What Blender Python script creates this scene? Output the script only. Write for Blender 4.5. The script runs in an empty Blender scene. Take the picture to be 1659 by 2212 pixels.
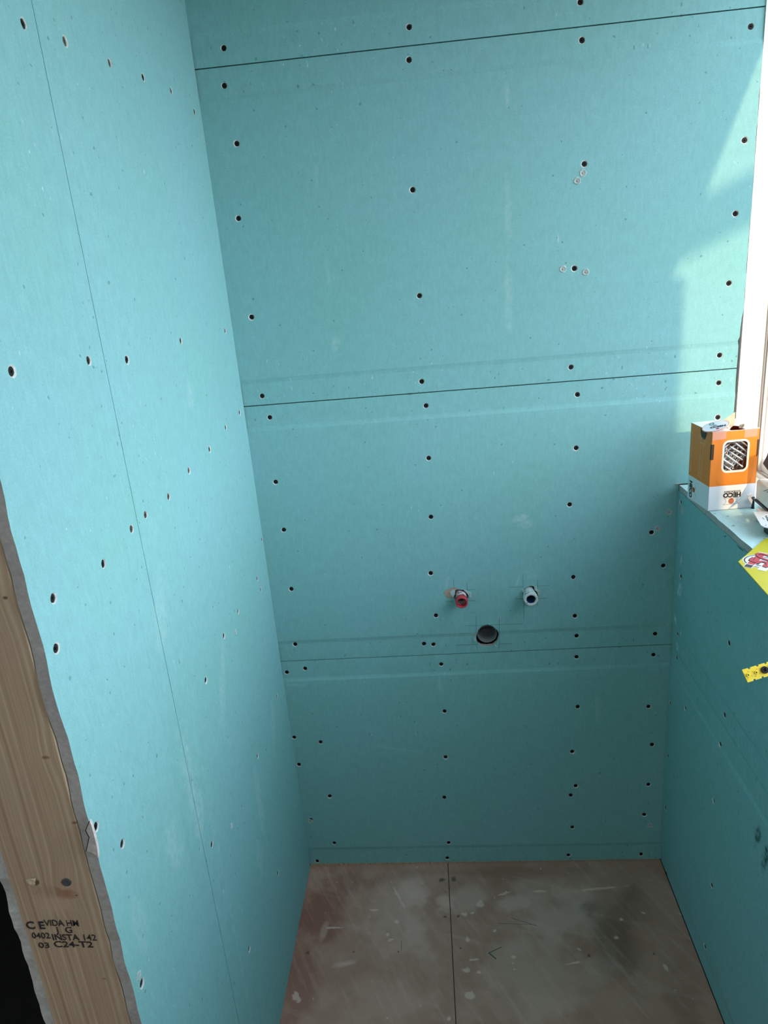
import bpy, bmesh, math, random
from mathutils import Vector, Matrix, noise as mnoise
random.seed(7)
PI = math.pi
SC = bpy.context.scene
COL = SC.collection

# ------------------------------------------------------------------ camera
YAW, PITCH, ROLL = 0.08632, -0.32336, -0.08679
CAM = Vector((0.39363, -1.44856, 1.43747))
FPX, CX, CY = 1559.51, 829.5, 1106.0
FWD = Vector((-math.sin(YAW)*math.cos(PITCH), math.cos(YAW)*math.cos(PITCH), math.sin(PITCH)))
R0 = Vector((math.cos(YAW), math.sin(YAW), 0)); U0 = R0.cross(FWD)
RT = math.cos(ROLL)*R0 + math.sin(ROLL)*U0
UP = -math.sin(ROLL)*R0 + math.cos(ROLL)*U0
cam = bpy.data.cameras.new('camera'); cam.sensor_fit = 'HORIZONTAL'; cam.sensor_width = 36
cam.lens = 36*FPX/1659; cam.clip_start = .01; cam.clip_end = 200
co = bpy.data.objects.new('camera', cam); COL.objects.link(co)
co.matrix_world = Matrix((( RT.x, UP.x, -FWD.x, CAM.x), (RT.y, UP.y, -FWD.y, CAM.y), (RT.z, UP.z, -FWD.z, CAM.z), (0, 0, 0, 1)))
SC.camera = co

def bp(u, v, ax, val):
    """photo pixel -> point where its ray meets the plane axis=val"""
    d = FWD*FPX + RT*(u-CX) - UP*(v-CY)
    t = (val-CAM[ax])/d[ax]
    return CAM + d*t

# ------------------------------------------------------------------ world, sun, exposure
SC.view_settings.view_transform = 'Standard'; SC.view_settings.look = 'None'
SC.view_settings.gamma = 1; SC.view_settings.use_curve_mapping = False
SC.view_settings.exposure = -0.04
SKY, SKYC = 5.8, (0.96, 0.97, 1.10)
SUN_E, SUN_C = 3.2, (1.0, 0.68, 0.38)
FILL = 35.0  # emission of the added fill lamp
SUN_D = Vector((-0.17, 1.0, -0.46)).normalized()

def N(nt, t, **kw):
    n = nt.nodes.new(t)
    for k, v in kw.items():
        if k.startswith('i_'):
            n.inputs[int(k[2:])].default_value = v
        else: setattr(n, k, v)
    return n
w = bpy.data.worlds.new('sky'); SC.world = w; w.use_nodes = True
nt = w.node_tree; nt.nodes.clear()
tc = N(nt, 'ShaderNodeTexCoord'); sx = N(nt, 'ShaderNodeSeparateXYZ'); rp = N(nt, 'ShaderNodeValToRGB')
nt.links.new(tc.outputs['Generated'], sx.inputs[0])
mr = N(nt, 'ShaderNodeMapRange', i_1=-1.0, i_2=1.0); nt.links.new(sx.outputs[2], mr.inputs[0]); nt.links.new(mr.outputs[0], rp.inputs[0])
cr = rp.color_ramp
cr.elements[0].position = .40; cr.elements[0].color = (.30, .32, .31, 1)
cr.elements[1].position = .52; cr.elements[1].color = (SKYC[0], SKYC[1], SKYC[2], 1)
e = cr.elements.new(.95); e.color = (.55, .72, .9, 1)
bg = N(nt, 'ShaderNodeBackground')
# brighter haze straight out from the window than along the facade
m2 = N(nt, 'ShaderNodeMapRange', i_1=0.1, i_2=.95, i_3=.37*SKY, i_4=1.45*SKY); nt.links.new(sx.outputs[0], m2.inputs[0]); nt.links.new(m2.outputs[0], bg.inputs[1])
nt.links.new(rp.outputs[0], bg.inputs[0])
ow = N(nt, 'ShaderNodeOutputWorld'); nt.links.new(bg.outputs[0], ow.inputs[0])

sl = bpy.data.lights.new('sun', 'SUN'); sl.energy = SUN_E; sl.color = SUN_C; sl.angle = math.radians(0.9)
so = bpy.data.objects.new('sun', sl); COL.objects.link(so)
so.rotation_euler = SUN_D.to_track_quat('-Z', 'Y').to_euler(); so.location = (3, -6, 4)

def portal(name, loc, rot, sx_, sy_):
    l = bpy.data.lights.new(name, 'AREA'); l.shape = 'RECTANGLE'; l.size = sx_; l.size_y = sy_
    l.cycles.is_portal = True
    o = bpy.data.objects.new(name, l); COL.objects.link(o); o.location = loc; o.rotation_euler = rot

# ------------------------------------------------------------------ room sizes
W = 0.8756            # inner width, right wall face
SILL = 0.972          # sill top
NX = 0.98             # end of the back boards / start of window frame
YE = -0.85            # free end of the left partition
TB = 0.0125           # plasterboard thickness
WY0, WY1 = -1.285, 0.0    # window opening along y
HEAD = 1.96; XO = 1.062    # window head height, outer face
YR = -3.0             # rear of the room
CEIL = 2.4

# ------------------------------------------------------------------ materials
def srgb(r, g, b):
    f = lambda c: (c/255/12.92) if c/255 <= .04045 else ((c/255+.055)/1.055)**2.4
    return (f(r), f(g), f(b), 1)
def newmat(name):
    m = bpy.data.materials.new(name); m.use_nodes = True
    nt = m.node_tree; b = nt.nodes['Principled BSDF']
    return m, nt, b
def coords(nt):
    return N(nt, 'ShaderNodeTexCoord').outputs['Object']
def noise(nt, vec, scale, detail=2, rough=.5, dist=0.0):
    n = N(nt, 'ShaderNodeTexNoise'); n.inputs['Scale'].default_value = scale
    n.inputs['Detail'].default_value = detail; n.inputs['Roughness'].default_value = rough
    n.inputs['Distortion'].default_value = dist
    nt.links.new(vec, n.inputs['Vector']); return n.outputs['Fac']
def mrange(nt, v, a, b, c, d, smooth=False):
    n = N(nt, 'ShaderNodeMapRange'); n.interpolation_type = 'SMOOTHSTEP' if smooth else 'LINEAR'
    nt.links.new(v, n.inputs[0])
    for k, x in zip((1, 2, 3, 4), (a, b, c, d)): n.inputs[k].default_value = x
    return n.outputs[0]
def math2(nt, op, a, b):
    n = N(nt, 'ShaderNodeMath', operation=op)
    for i, x in enumerate((a, b)):
        if x is None: continue
        if isinstance(x, (int, float)): n.inputs[i].default_value = x
        else: nt.links.new(x, n.inputs[i])
    return n.outputs[0]
def mix(nt, fac, a, b, mode='MIX'):
    n = N(nt, 'ShaderNodeMix', data_type='RGBA', blend_type=mode)
    for i, x in ((0, fac), (6, a), (7, b)):
        if isinstance(x, (int, float)): n.inputs[i].default_value = x
        elif isinstance(x, tuple): n.inputs[i].default_value = x
        else: nt.links.new(x, n.inputs[i])
    return n.outputs[2]
def mapping(nt, vec, loc=(0, 0, 0), rot=(0, 0, 0), sc=(1, 1, 1), vt='TEXTURE'):
    m = N(nt, 'ShaderNodeMapping', vector_type=vt); m.inputs[1].default_value = loc
    m.inputs[2].default_value = rot; m.inputs[3].default_value = sc
    nt.links.new(vec, m.inputs[0]); return m.outputs[0]
def blotch(nt, vec, c, r, rot=(0, 0, 0), soft=.5, edge=None):
    m = mapping(nt, vec, c, rot, r)
    l = N(nt, 'ShaderNodeVectorMath', operation='LENGTH'); nt.links.new(m, l.inputs[0])
    v = l.outputs['Value']
    if edge is not None: v = math2(nt, 'ADD', v, edge)
    return mrange(nt, v, 1.0, 1.0-soft, 0, 1, True)
def bump(nt, b, h, strength, dist=.001):
    n = N(nt, 'ShaderNodeBump'); n.inputs['Strength'].default_value = strength; n.inputs['Distance'].default_value = dist
    nt.links.new(h, n.inputs['Height']); nt.links.new(n.outputs[0], b.inputs['Normal'])

def simple(name, c, rough=.6, metal=0, var=.06, vscale=60, bmp=0, spec=.5):
    m, nt, b = newmat(name); v = coords(nt)
    f = noise(nt, v, vscale, 3)
    a = tuple(x*(1-var*2) for x in c[:3])+(1,); d = tuple(min(1, x*(1+var*2)) for x in c[:3])+(1,)
    nt.links.new(mix(nt, f, a, d), b.inputs['Base Color'])
    b.inputs['Roughness'].default_value = rough; b.inputs['Metallic'].default_value = metal
    b.inputs['Specular IOR Level'].default_value = spec
    if bmp: bump(nt, b, noise(nt, v, vscale*4, 4), bmp, .0005)
    return m

BOARD = (0.224, 0.488, 0.488, 1)
def board_mat(name, smears=(), scratches=1.0, BOARD=BOARD):
    """teal moisture board paper: fibre speckle, mottling, faint scuffs and given smears"""
    m, nt, b = newmat(name); v = coords(nt)
    fine = noise(nt, v, 420, 3, .75)
    med = noise(nt, v, 45, 3, .6)
    low = noise(nt, v, 3.2, 3, .55)
    fib = noise(nt, mapping(nt, v, sc=(1, 1, 3)), 170, 2, .6)
    c = mix(nt, mrange(nt, low, .3, .7, 0, 1), (BOARD[0]*.97, BOARD[1]*.99, BOARD[2]*.94, 1), (BOARD[0]*1.05, BOARD[1]*1.0, BOARD[2]*1.05, 1))
    k = math2(nt, 'ADD', mrange(nt, fine, .25, .75, -.105, .105), mrange(nt, med, .3, .7, -.03, .03))
    k = math2(nt, 'ADD', k, mrange(nt, fib, .3, .7, -.045, .045))
    k = math2(nt, 'ADD', k, 1.0)
    cb = N(nt, 'ShaderNodeCombineXYZ')
    for i in range(3): nt.links.new(k, cb.inputs[i])
    c = mix(nt, 1.0, c, cb.outputs[0], 'MULTIPLY')
    # tiny pale nicks in patches
    patch = mrange(nt, noise(nt, v, 7, 2), .50, .66, 0, 1, True)
    sp = mrange(nt, noise(nt, mapping(nt, v, sc=(1, 1, 2.2)), 210, 2, .4), .70, .76, 0, .55*scratches, True)
    c = mix(nt, math2(nt, 'MULTIPLY', patch, sp), c, (.62, .80, .80, 1))
    # dark specks
    dk = mrange(nt, noise(nt, v, 130, 0), .80, .84, 0, .5, True)
    c = mix(nt, dk, c, (.06, .12, .11, 1))
    if smears:
        brk = mrange(nt, noise(nt, v, 95, 4, .7), .38, .62, .12, 1)
        wob = mrange(nt, noise(nt, v, 40, 3, .6), .2, .8, -.5, .5)
        for (cc, rr, ro, col, amt) in smears:
            f = blotch(nt, v, cc, rr, ro, .6, wob)
            c = mix(nt, math2(nt, 'MULTIPLY', math2(nt, 'MULTIPLY', f, brk), amt), c, col)
    nt.links.new(c, b.inputs['Base Color']); b.inputs['Roughness'].default_value = .72
    b.inputs['Specular IOR Level'].default_value = .28
    bump(nt, b, noise(nt, v, 300, 3), .12, .0004)
    return m

PALE = (.50, .66, .65, 1); TAN = (.42, .40, .36, 1); DARKG = (.10, .25, .24, 1)
def sm(px, py, ax, val, rx, rz, deg, col=PALE, amt=.5):
    p = bp(px, py, ax, val); big = 1.0
    a = math.radians(deg)
    if ax == 1: return (tuple(p), (rx, big, rz), (0, a, 0), col, amt)
    if ax == 0: return (tuple(p), (big, rx, rz), (a, 0, 0), col, amt)
    return (tuple(p), (rx, rz, big), (0, 0, a), col, amt)
bk = [sm(1095, 205, 1, 0, .006, .03, 0, PALE, .35), sm(1097, 460, 1, 0, .009, .09, 0, PALE, .28), sm(1098, 640, 1, 0, .010, .09, 0, PALE, .28),
      sm(725, 745, 1, 0, .010, .022, 20, PALE, .38), sm(708, 590, 1, 0, .007, .03, 0, PALE, .3), sm(683, 375, 1, 0, .006, .022, 0, PALE, .35),
      sm(1120, 1120, 1, 0, .022, .010, -10, PALE, .65), sm(1135, 1132, 1, 0, .020, .012, 0, PALE, .45), sm(1206, 518, 1, 0, .0022, .012, 0, PALE, .8),
      sm(950, 1480, 1, 0, .006, .03, 0, PALE, .3), sm(645, 1480, 1, 0, .05, .004, 5, PALE, .35), sm(860, 1618, 1, 0, .07, .005, 12, PALE, .28),
      sm(1290, 1525, 1, 0, .006, .05, 0, PALE, .25), sm(966, 1258, 1, 0, .004, .02, 15, PALE, .5), sm(1118, 1258, 1, 0, .004, .018, 12, PALE, .55),
      sm(1080, 1333, 1, 0, .008, .006, 0, PALE, .4), sm(1252, 1705, 1, 0, .03, .004, 0, DARKG, .0), sm(1445, 1215, 1, 0, .014, .03, 10, (.16, .38, .36, 1), .6),
      sm(1448, 1260, 1, 0, .010, .022, 0, (.16, .36, .33, 1), .5), sm(1404, 1780, 1, 0, .006, .004, 0, PALE, .6), sm(1443, 1350, 1, 0, .006, .006, 0, PALE, .7),
      sm(1150, 1240, 1, 0, .03, .02, 0, PALE, .2)]
M_back = board_mat('plasterboard paper, back wall', bk)
lf = [sm(350, 1330, 0, 0, .03, .07, -25, PALE, .25), sm(480, 1480, 0, 0, .02, .10, -30, PALE, .35), sm(590, 1560, 0, 0, .02, .08, -20, PALE, .3),
      sm(420, 1710, 0, 0, .03, .12, 0, PALE, .4), sm(375, 1830, 0, 0, .03, .05, 10, PALE, .35), sm(300, 2000, 0, 0, .02, .06, 0, PALE, .25),
      sm(560, 1730, 0, 0, .02, .09, 0, PALE, .4), sm(560, 1850, 0, 0, .025, .05, 0, PALE, .3), sm(410, 850, 0, 0, .02, .03, 0, PALE, .3)]
M_left = board_mat('plasterboard paper, left wall', lf, 1.3)
rg = [sm(1468, 1275, 0, W, .014, .022, 35, (.60, .74, .73, 1), 1.0), sm(1471, 1210, 0, W, .006, .02, 20, (.60, .74, .73, 1), .9), sm(1466, 1185, 0, W, .008, .008, 0, PALE, .5),
      sm(1459, 1340, 0, W, .014, .010, 30, (.60, .74, .73, 1), 1.0), sm(1470, 1370, 0, W, .004, .018, 15, (.60, .74, .73, 1), 1.0), sm(1461, 1396, 0, W, .010, .012, 30, (.62, .74, .72, 1), 1.0),
      sm(1474, 1412, 0, W, .004, .012, 15, PALE, .5), sm(1472, 1102, 0, W, .012, .007, 25, (.55, .5, .42, 1), .8), sm(1468, 1150, 0, W, .006, .02, 10, PALE, .35),
      sm(1462, 1240, 0, W, .004, .05, 0, PALE, .3),
      sm(1636, 1808, 0, W, .011, .035, 12, (.02, .05, .05, 1), .9), sm(1655, 1850, 0, W, .012, .04, 12, (.02, .05, .05, 1), .9), sm(1400, 1700, 0, W, .01, .01, 0, PALE, 0)]
M_right = board_mat('plasterboard paper, right wall', rg, .4)
M_plain = board_mat('plasterboard paper', (), .5)

def gypsum_mat(name, c):
    m, nt, b = newmat(name); v = coords(nt)
    f = noise(nt, v, 160, 5, .7); g = noise(nt, v, 25, 3)
    cc = mix(nt, mrange(nt, f, .3, .7, 0, 1), tuple(x*.78 for x in c[:3])+(1,), tuple(min(1, x*1.15) for x in c[:3])+(1,))
    cc = mix(nt, mrange(nt, g, .45, .75, 0, .35), cc, tuple(x*.5 for x in c[:3])+(1,))
    nt.links.new(cc, b.inputs['Base Color']); b.inputs['Roughness'].default_value = .95
    bump(nt, b, f, .5, .001); return m
M_gyp = gypsum_mat('gypsum core', (.50, .48, .455, 1))
M_gyp2 = gypsum_mat('gypsum core, fuzzy', (.62, .62, .60, 1))
M_gyp3 = gypsum_mat('chalky paper ring', (.60, .66, .64, 1))
M_torn = gypsum_mat('torn paper', (.42, .55, .53, 1))
M_torn2 = gypsum_mat('torn brown paper', (.42, .33, .27, 1))
M_dark = simple('dark cavity', (.02, .022, .02, 1), .95, 0, .1)
M_screw = simple('black phosphate', (.007, .007, .007, 1), .55, 0, .1, 300, 0, .25)
M_screwb = simple('brownish phosphate', (.085, .060, .045, 1), .45, .3, .1, 300, 0, .5)
M_white = simple('white lacquer', (.86, .86, .84, 1), .35, 0, .01)
M_gasket = simple('grey rubber gasket', (.28, .26, .23, 1), .7, 0, .05)
M_paint = simple('off white plaster', (.62, .60, .56, 1), .85, 0, .04, 20)
M_steel = simple('zinc steel', (.78, .80, .82, 1), .30, 1, .06, 90)
M_plate = simple('nickel plate', (.86, .86, .88, 1), .38, .35, .06, 120)
M_black = simple('black rubber', (.015, .015, .017, 1), .5, 0, .1)
M_slate = simple('slate grey plastic', (.075, .085, .095, 1), .55, 0, .1, 80, .2)
M_cream = simple('cream plastic', (.82, .79, .73, 1), .35, 0, .03)
M_yellow = simple('yellow card', (.55, .47, .015, 1), .5, 0, .05, 30)
M_yplast = simple('yellow plastic', (.92, .64, .01, 1), .35, 0, .06, 40)
M_orange = simple('orange print', (.88, .235, .012, 1), .42, 0, .02, 30)
M_ivory = simple('cream print', (.88, .82, .68, 1), .5, 0, .02)
M_cardw = simple('white card', (.80, .82, .86, 1), .5, 0, .015)
M_kraft = simple('kraft cardboard', (.46, .34, .22, 1), .85, 0, .12, 60, .3)
M_kraftdk = simple('inside of carton', (.16, .10, .06, 1), .9, 0, .1)
M_ink = simple('black ink', (.012, .012, .014, 1), .6, 0, .1)
M_inko = simple('orange ink', (.86, .20, .04, 1), .5, 0, .05)
M_inkg = simple('dark orange line', (.42, .14, .03, 1), .6, 0, .05)
M_inkl = simple('pale line print', (.92, .55, .35, 1), .6, 0, .05)
M_teal = simple('teal ink', (.05, .28, .24, 1), .6, 0, .05)
M_red = simple('red print', (.55, .05, .07, 1), .5, 0, .06)
M_navy = simple('dark print', (.025, .035, .045, 1), .5, 0, .06)
M_pencil = simple('pencil graphite', (.045, .10, .10, 1), .6, 0, .3, 200)
M_redp = simple('red plastic pipe', (.52, .045, .06, 1), .38, 0, .08, 80)
M_bluep = simple('blue plastic pipe', (.01, .05, .12, 1), .4, 0, .08)
M_greyp = simple('grey drain plastic', (.17, .18, .185, 1), .5, 0, .25, 35)
M_stamp = simple('stamp ink', (.035, .032, .032, 1), .8, 0, .4, 400)
M_ground = simple('outdoor gravel', (.28, .27, .25, 1), .9, 0, .15, 8)

def plaster_smeared(name, base, plaster, thr):
    m, nt, b = newmat(name); v = coords(nt)
    f = mrange(nt, noise(nt, v, 110, 4, .65), thr, thr+.09, 0, 1)
    g = noise(nt, v, 400, 3)
    p = mix(nt, g, tuple(x*.8 for x in plaster[:3])+(1,), plaster)
    nt.links.new(mix(nt, f, base, p), b.inputs['Base Color']); b.inputs['Roughness'].default_value = .8
    bump(nt, b, noise(nt, v, 200, 4), .6, .001); return m
M_redsm = plaster_smeared('plaster smeared red', (.20, .05, .06, 1), (.70, .62, .62, 1), .42)
M_whsm = plaster_smeared('plaster caked pipe', (.12, .18, .19, 1), (.70, .74, .74, 1), .36)

def wood_mat():
    m, nt, b = newmat('planed spruce'); v = coords(nt)
    warp = noise(nt, mapping(nt, v, sc=(.25, .25, 1.6)), 3.0, 2)
    sx = N(nt, 'ShaderNodeSeparateXYZ'); nt.links.new(v, sx.inputs[0])
    # vertical growth rings, bent a little by knots
    x = math2(nt, 'ADD', sx.outputs[0], mrange(nt, warp, 0, 1, -.006, .006))
    for (kx, ky, amp) in ((98, 1635, .004), (137, 1925, .008), (10, 1290, .004)):
        p = bp(kx, ky, 1, YE)
        bl = blotch(nt, v, tuple(p), (.030, 1, .05), (0, 0, 0), 1.0)
        x = math2(nt, 'ADD', x, math2(nt, 'MULTIPLY', bl, amp))
    cb = N(nt, 'ShaderNodeCombineXYZ'); nt.links.new(x, cb.inputs[0])
    wv = N(nt, 'ShaderNodeTexNoise'); wv.noise_dimensions = '1D'
    nt.links.new(x, wv.inputs['W']); wv.inputs['Scale'].default_value = 170; wv.inputs['Detail'].default_value = 2
    ring = mrange(nt, wv.outputs['Fac'], .32, .68, 0, 1)
    fib = noise(nt, mapping(nt, v, sc=(.0025, .0025, .06)), 1.0, 3, .6)
    c = mix(nt, ring, (.44, .30, .19, 1), (.72, .56, .385, 1))
    c = mix(nt, mrange(nt, fib, .35, .7, 0, .4), c, (.42, .30, .19, 1))
    c = mix(nt, mrange(nt, noise(nt, v, 6, 2), .4, .7, 0, .3), c, (.42, .30, .22, 1))
    for (kx, ky, r, col, a) in ((98, 1637, .006, (.25, .10, .05, 1), .8), (140, 1932, .018, (.36, .16, .09, 1), .75), (118, 1955, .03, (.62, .46, .33, 1), .5),
                                (100, 1925, .022, (.42, .24, .15, 1), .4), (10, 1292, .004, (.12, .06, .03, 1), .9), (165, 1935, .002, (.14, .06, .03, 1), 1), (160, 1778, .004, (.2, .1, .05, 1), .8), (225, 2115, .003, (.2, .1, .05, 1), .6)):
        f = blotch(nt, v, tuple(bp(kx, ky, 1, YE)), (r, 1, r*.6), (0, 0, 0), .7, mrange(nt, noise(nt, v, 120, 3), .2, .8, -.4, .4))
        c = mix(nt, math2(nt, 'MULTIPLY', f, a), c, col)
    nt.links.new(c, b.inputs['Base Color']); b.inputs['Roughness'].default_value = .65
    bump(nt, b, ring, .15, .0005); return m
M_wood = wood_mat()

def floor_mat():
    m, nt, b = newmat('dusty film faced plywood'); v = coords(nt)
    wob = mrange(nt, noise(nt, v, 9, 4, .6), .2, .8, -.75, .75)
    base = mix(nt, mrange(nt, noise(nt, v, 5, 4, .6), .35, .65, 0, 1), (.235, .185, .150, 1), (.315, .275, .235, 1))
    def F(px, py): return tuple(bp(px, py, 2, 0))
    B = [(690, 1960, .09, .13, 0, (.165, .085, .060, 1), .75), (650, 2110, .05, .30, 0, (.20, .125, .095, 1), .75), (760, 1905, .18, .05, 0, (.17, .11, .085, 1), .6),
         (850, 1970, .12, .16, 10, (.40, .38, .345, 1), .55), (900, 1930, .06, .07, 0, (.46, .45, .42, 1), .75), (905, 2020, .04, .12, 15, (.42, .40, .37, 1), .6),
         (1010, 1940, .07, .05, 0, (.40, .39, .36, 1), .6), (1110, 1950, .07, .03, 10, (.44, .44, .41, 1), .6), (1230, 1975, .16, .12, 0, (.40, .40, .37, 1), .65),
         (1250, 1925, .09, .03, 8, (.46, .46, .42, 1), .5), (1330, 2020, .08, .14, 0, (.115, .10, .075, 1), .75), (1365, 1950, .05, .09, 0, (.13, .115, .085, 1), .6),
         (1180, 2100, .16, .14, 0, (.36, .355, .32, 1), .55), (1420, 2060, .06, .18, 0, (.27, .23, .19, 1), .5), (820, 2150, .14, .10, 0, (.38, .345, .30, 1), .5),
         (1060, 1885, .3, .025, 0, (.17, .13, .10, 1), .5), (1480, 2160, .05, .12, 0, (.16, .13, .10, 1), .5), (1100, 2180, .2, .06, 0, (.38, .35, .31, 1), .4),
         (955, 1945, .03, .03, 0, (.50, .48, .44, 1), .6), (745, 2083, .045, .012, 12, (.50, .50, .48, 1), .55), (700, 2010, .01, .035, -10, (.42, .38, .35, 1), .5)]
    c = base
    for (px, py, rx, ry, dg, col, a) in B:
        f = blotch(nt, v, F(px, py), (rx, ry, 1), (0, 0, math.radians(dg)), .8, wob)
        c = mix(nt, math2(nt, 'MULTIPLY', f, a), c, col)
    # brushed dust streaks
    st = noise(nt, mapping(nt, v, rot=(0, 0, .5), sc=(.3, 3, 1)), 14, 4, .7)
    c = mix(nt, mrange(nt, st, .52, .75, 0, .30), c, (.50, .48, .45, 1))
    st = noise(nt, mapping(nt, v, rot=(0, 0, -.3), sc=(4, .35, 1)), 10, 4, .7)
    c = mix(nt, mrange(nt, st, .55, .75, 0, .26), c, (.46, .43, .40, 1))
    sp = mrange(nt, noise(nt, v, 75, 2, .4), .71, .76, 0, .6, True)
    c = mix(nt, math2(nt, 'MULTIPLY', sp, mrange(nt, noise(nt, v, 6, 2), .42, .6, 0, 1)), c, (.60, .60, .56, 1))
    wob2 = mrange(nt, noise(nt, v, 70, 3, .6), .2, .8, -.6, .6)
    for (px, py, rx, ry, dg) in ((1038, 1953, .011, .013, -20), (1004, 1975, .008, .006, 0), (1020, 1972, .006, .004, 0), (1011, 2030, .007, .007, 0), (857, 1991, .006, .007, 0),
                                 (838, 2018, .005, .005, 0), (1035, 2100, .008, .005, 0), (1008, 2096, .010, .007, 0), (1110, 2067, .008, .005, 0), (1015, 2150, .010, .012, 20),
                                 (970, 2200, .005, .008, 0), (810, 1966, .011, .004, 0), (724, 2004, .024, .004, 0), (845, 2030, .010, .004, 20), (1342, 1986, .005, .005, 0), (1390, 1972, .006, .003, -20),
                                 (1250, 2050, .006, .003, -30), (1070, 2010, .006, .005, 0), (1438, 2090, .006, .010, 0), (1332, 2025, .007, .007, 0), (1165, 1925, .02, .004, 0), (640, 2155, .01, .014, 30),
                                 (1025, 2073, .012, .003, 5), (860, 1935, .004, .05, 25), (1240, 2080, .02, .003, 10), (1090, 1930, .02, .005, 20), (1290, 1700+220, .06, .004, 5)):
        f = blotch(nt, v, F(px, py), (rx, ry, 1), (0, 0, math.radians(dg)), .5, wob2)
        c = mix(nt, math2(nt, 'MULTIPLY', f, .62), c, (.52, .56, .52, 1))
    for (px, py, r) in ((955, 1901, .010), (980, 1899, .010), (962, 1980, .005), (990, 1980, .005), (995, 2048, .003), (860, 2056, .003), (764, 2056, .005), (664, 2058, .006), (1272, 2064, .004), (1412, 2060, .004)):
        f = blotch(nt, v, F(px, py), (r, r, 1), (0, 0, 0), .8, wob2)
        c = mix(nt, math2(nt, 'MULTIPLY', f, .8), c, (.05, .06, .055, 1))
    c = mix(nt, 1.0, c, (1.75, 1.17, 1.05, 1), 'MULTIPLY')
    nt.links.new(c, b.inputs['Base Color'])
    b.inputs['Roughness'].default_value = .6; b.inputs['Specular IOR Level'].default_value = .3
    bump(nt, b, noise(nt, v, 90, 4), .1, .001); return m
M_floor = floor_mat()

def glass_mat(name, tint=(1, 1, 1, 1), gl=.06):
    m = bpy.data.materials.new(name); m.use_nodes = True; nt = m.node_tree; nt.nodes.clear()
    t = N(nt, 'ShaderNodeBsdfTransparent'); t.inputs[0].default_value = tint
    g = N(nt, 'ShaderNodeBsdfGlossy'); g.inputs['Roughness'].default_value = .02
    x = N(nt, 'ShaderNodeMixShader'); o = N(nt, 'ShaderNodeOutputMaterial'); x.inputs[0].default_value = gl
    nt.links.new(t.outputs[0], x.inputs[1]); nt.links.new(g.outputs[0], x.inputs[2]); nt.links.new(x.outputs[0], o.inputs[0]); return m
M_glass = glass_mat('window glass', (.97, .99, .98, 1), .05)
M_film = glass_mat('clear film', (.97, .97, .98, 1), .10)
def tape_mat():
    m = bpy.data.materials.new('clear tape'); m.use_nodes = True; nt = m.node_tree; nt.nodes.clear()
    t = N(nt, 'ShaderNodeBsdfTransparent'); g = N(nt, 'ShaderNodeBsdfPrincipled'); g.inputs['Base Color'].default_value = (.9, .62, .52, 1); g.inputs['Roughness'].default_value = .25
    x = N(nt, 'ShaderNodeMixShader'); o = N(nt, 'ShaderNodeOutputMaterial'); x.inputs[0].default_value = .38
    nt.links.new(t.outputs[0], x.inputs[1]); nt.links.new(g.outputs[0], x.inputs[2]); nt.links.new(x.outputs[0], o.inputs[0]); return m
M_tape = tape_mat()

# ------------------------------------------------------------------ object helpers
def obj(name, bm, mats, parent=None, smooth=False, local=False):
    me = bpy.data.meshes.new(name); bm.normal_update(); bm.to_mesh(me); bm.free()
    if not isinstance(mats, (list, tuple)): mats = [mats]
    for m in mats: me.materials.append(m)
    if smooth:
        for p in me.polygons: p.use_smooth = True
    o = bpy.data.objects.new(name, me); COL.objects.link(o)
    if parent is not None:
        o.parent = parent
        if not local: o.matrix_parent_inverse = parent.matrix_world.inverted()
    return o
def tag(o, label=None, cat=None, group=None, kind=None):
    if label: o['label'] = label
    if cat: o['category'] = cat
    if group: o['group'] = group
    if kind: o['kind'] = kind
    return o
def empty(name, loc, rz=0):
    o = bpy.data.objects.new(name, None); COL.objects.link(o); o.location = loc; o.rotation_euler = (0, 0, rz); o.empty_display_size = .05
    return o
def box(bm, lo, hi, mi=0, mat=None):
    x0, y0, z0 = lo; x1, y1, z1 = hi
    vs = [bm.verts.new(c) for c in ((x0, y0, z0), (x1, y0, z0), (x1, y1, z0), (x0, y1, z0), (x0, y0, z1), (x1, y0, z1), (x1, y1, z1), (x0, y1, z1))]
    for f in ((0, 3, 2, 1), (4, 5, 6, 7), (0, 1, 5, 4), (1, 2, 6, 5), (2, 3, 7, 6), (3, 0, 4, 7)):
        fc = bm.faces.new([vs[i] for i in f]); fc.material_index = mi
    if mat is not None: bmesh.ops.transform(bm, matrix=mat, verts=vs)
    return vs
def bevel(bm, w, seg=2):
    bmesh.ops.bevel(bm, geom=[e for e in bm.edges], offset=w, segments=seg, affect='EDGES', profile=.5, clamp_overlap=True)
def prism(bm, pts, h, mi=0):
    """pts: closed loop of 3D points, h: extrusion vector"""
    h = Vector(h)
    a = [bm.verts.new(p) for p in pts]; b = [bm.verts.new(Vector(p)+h) for p in pts]
    f1 = bm.faces.new(a); f2 = bm.faces.new(b[::-1]); f1.material_index = f2.material_index = mi
    n = len(a)
    for i in range(n):
        f = bm.faces.new((a[(i+1) % n], a[i], b[i], b[(i+1) % n])); f.material_index = mi
    return a, b
def fix(bm): bmesh.ops.recalc_face_normals(bm, faces=bm.faces[:])
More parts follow.
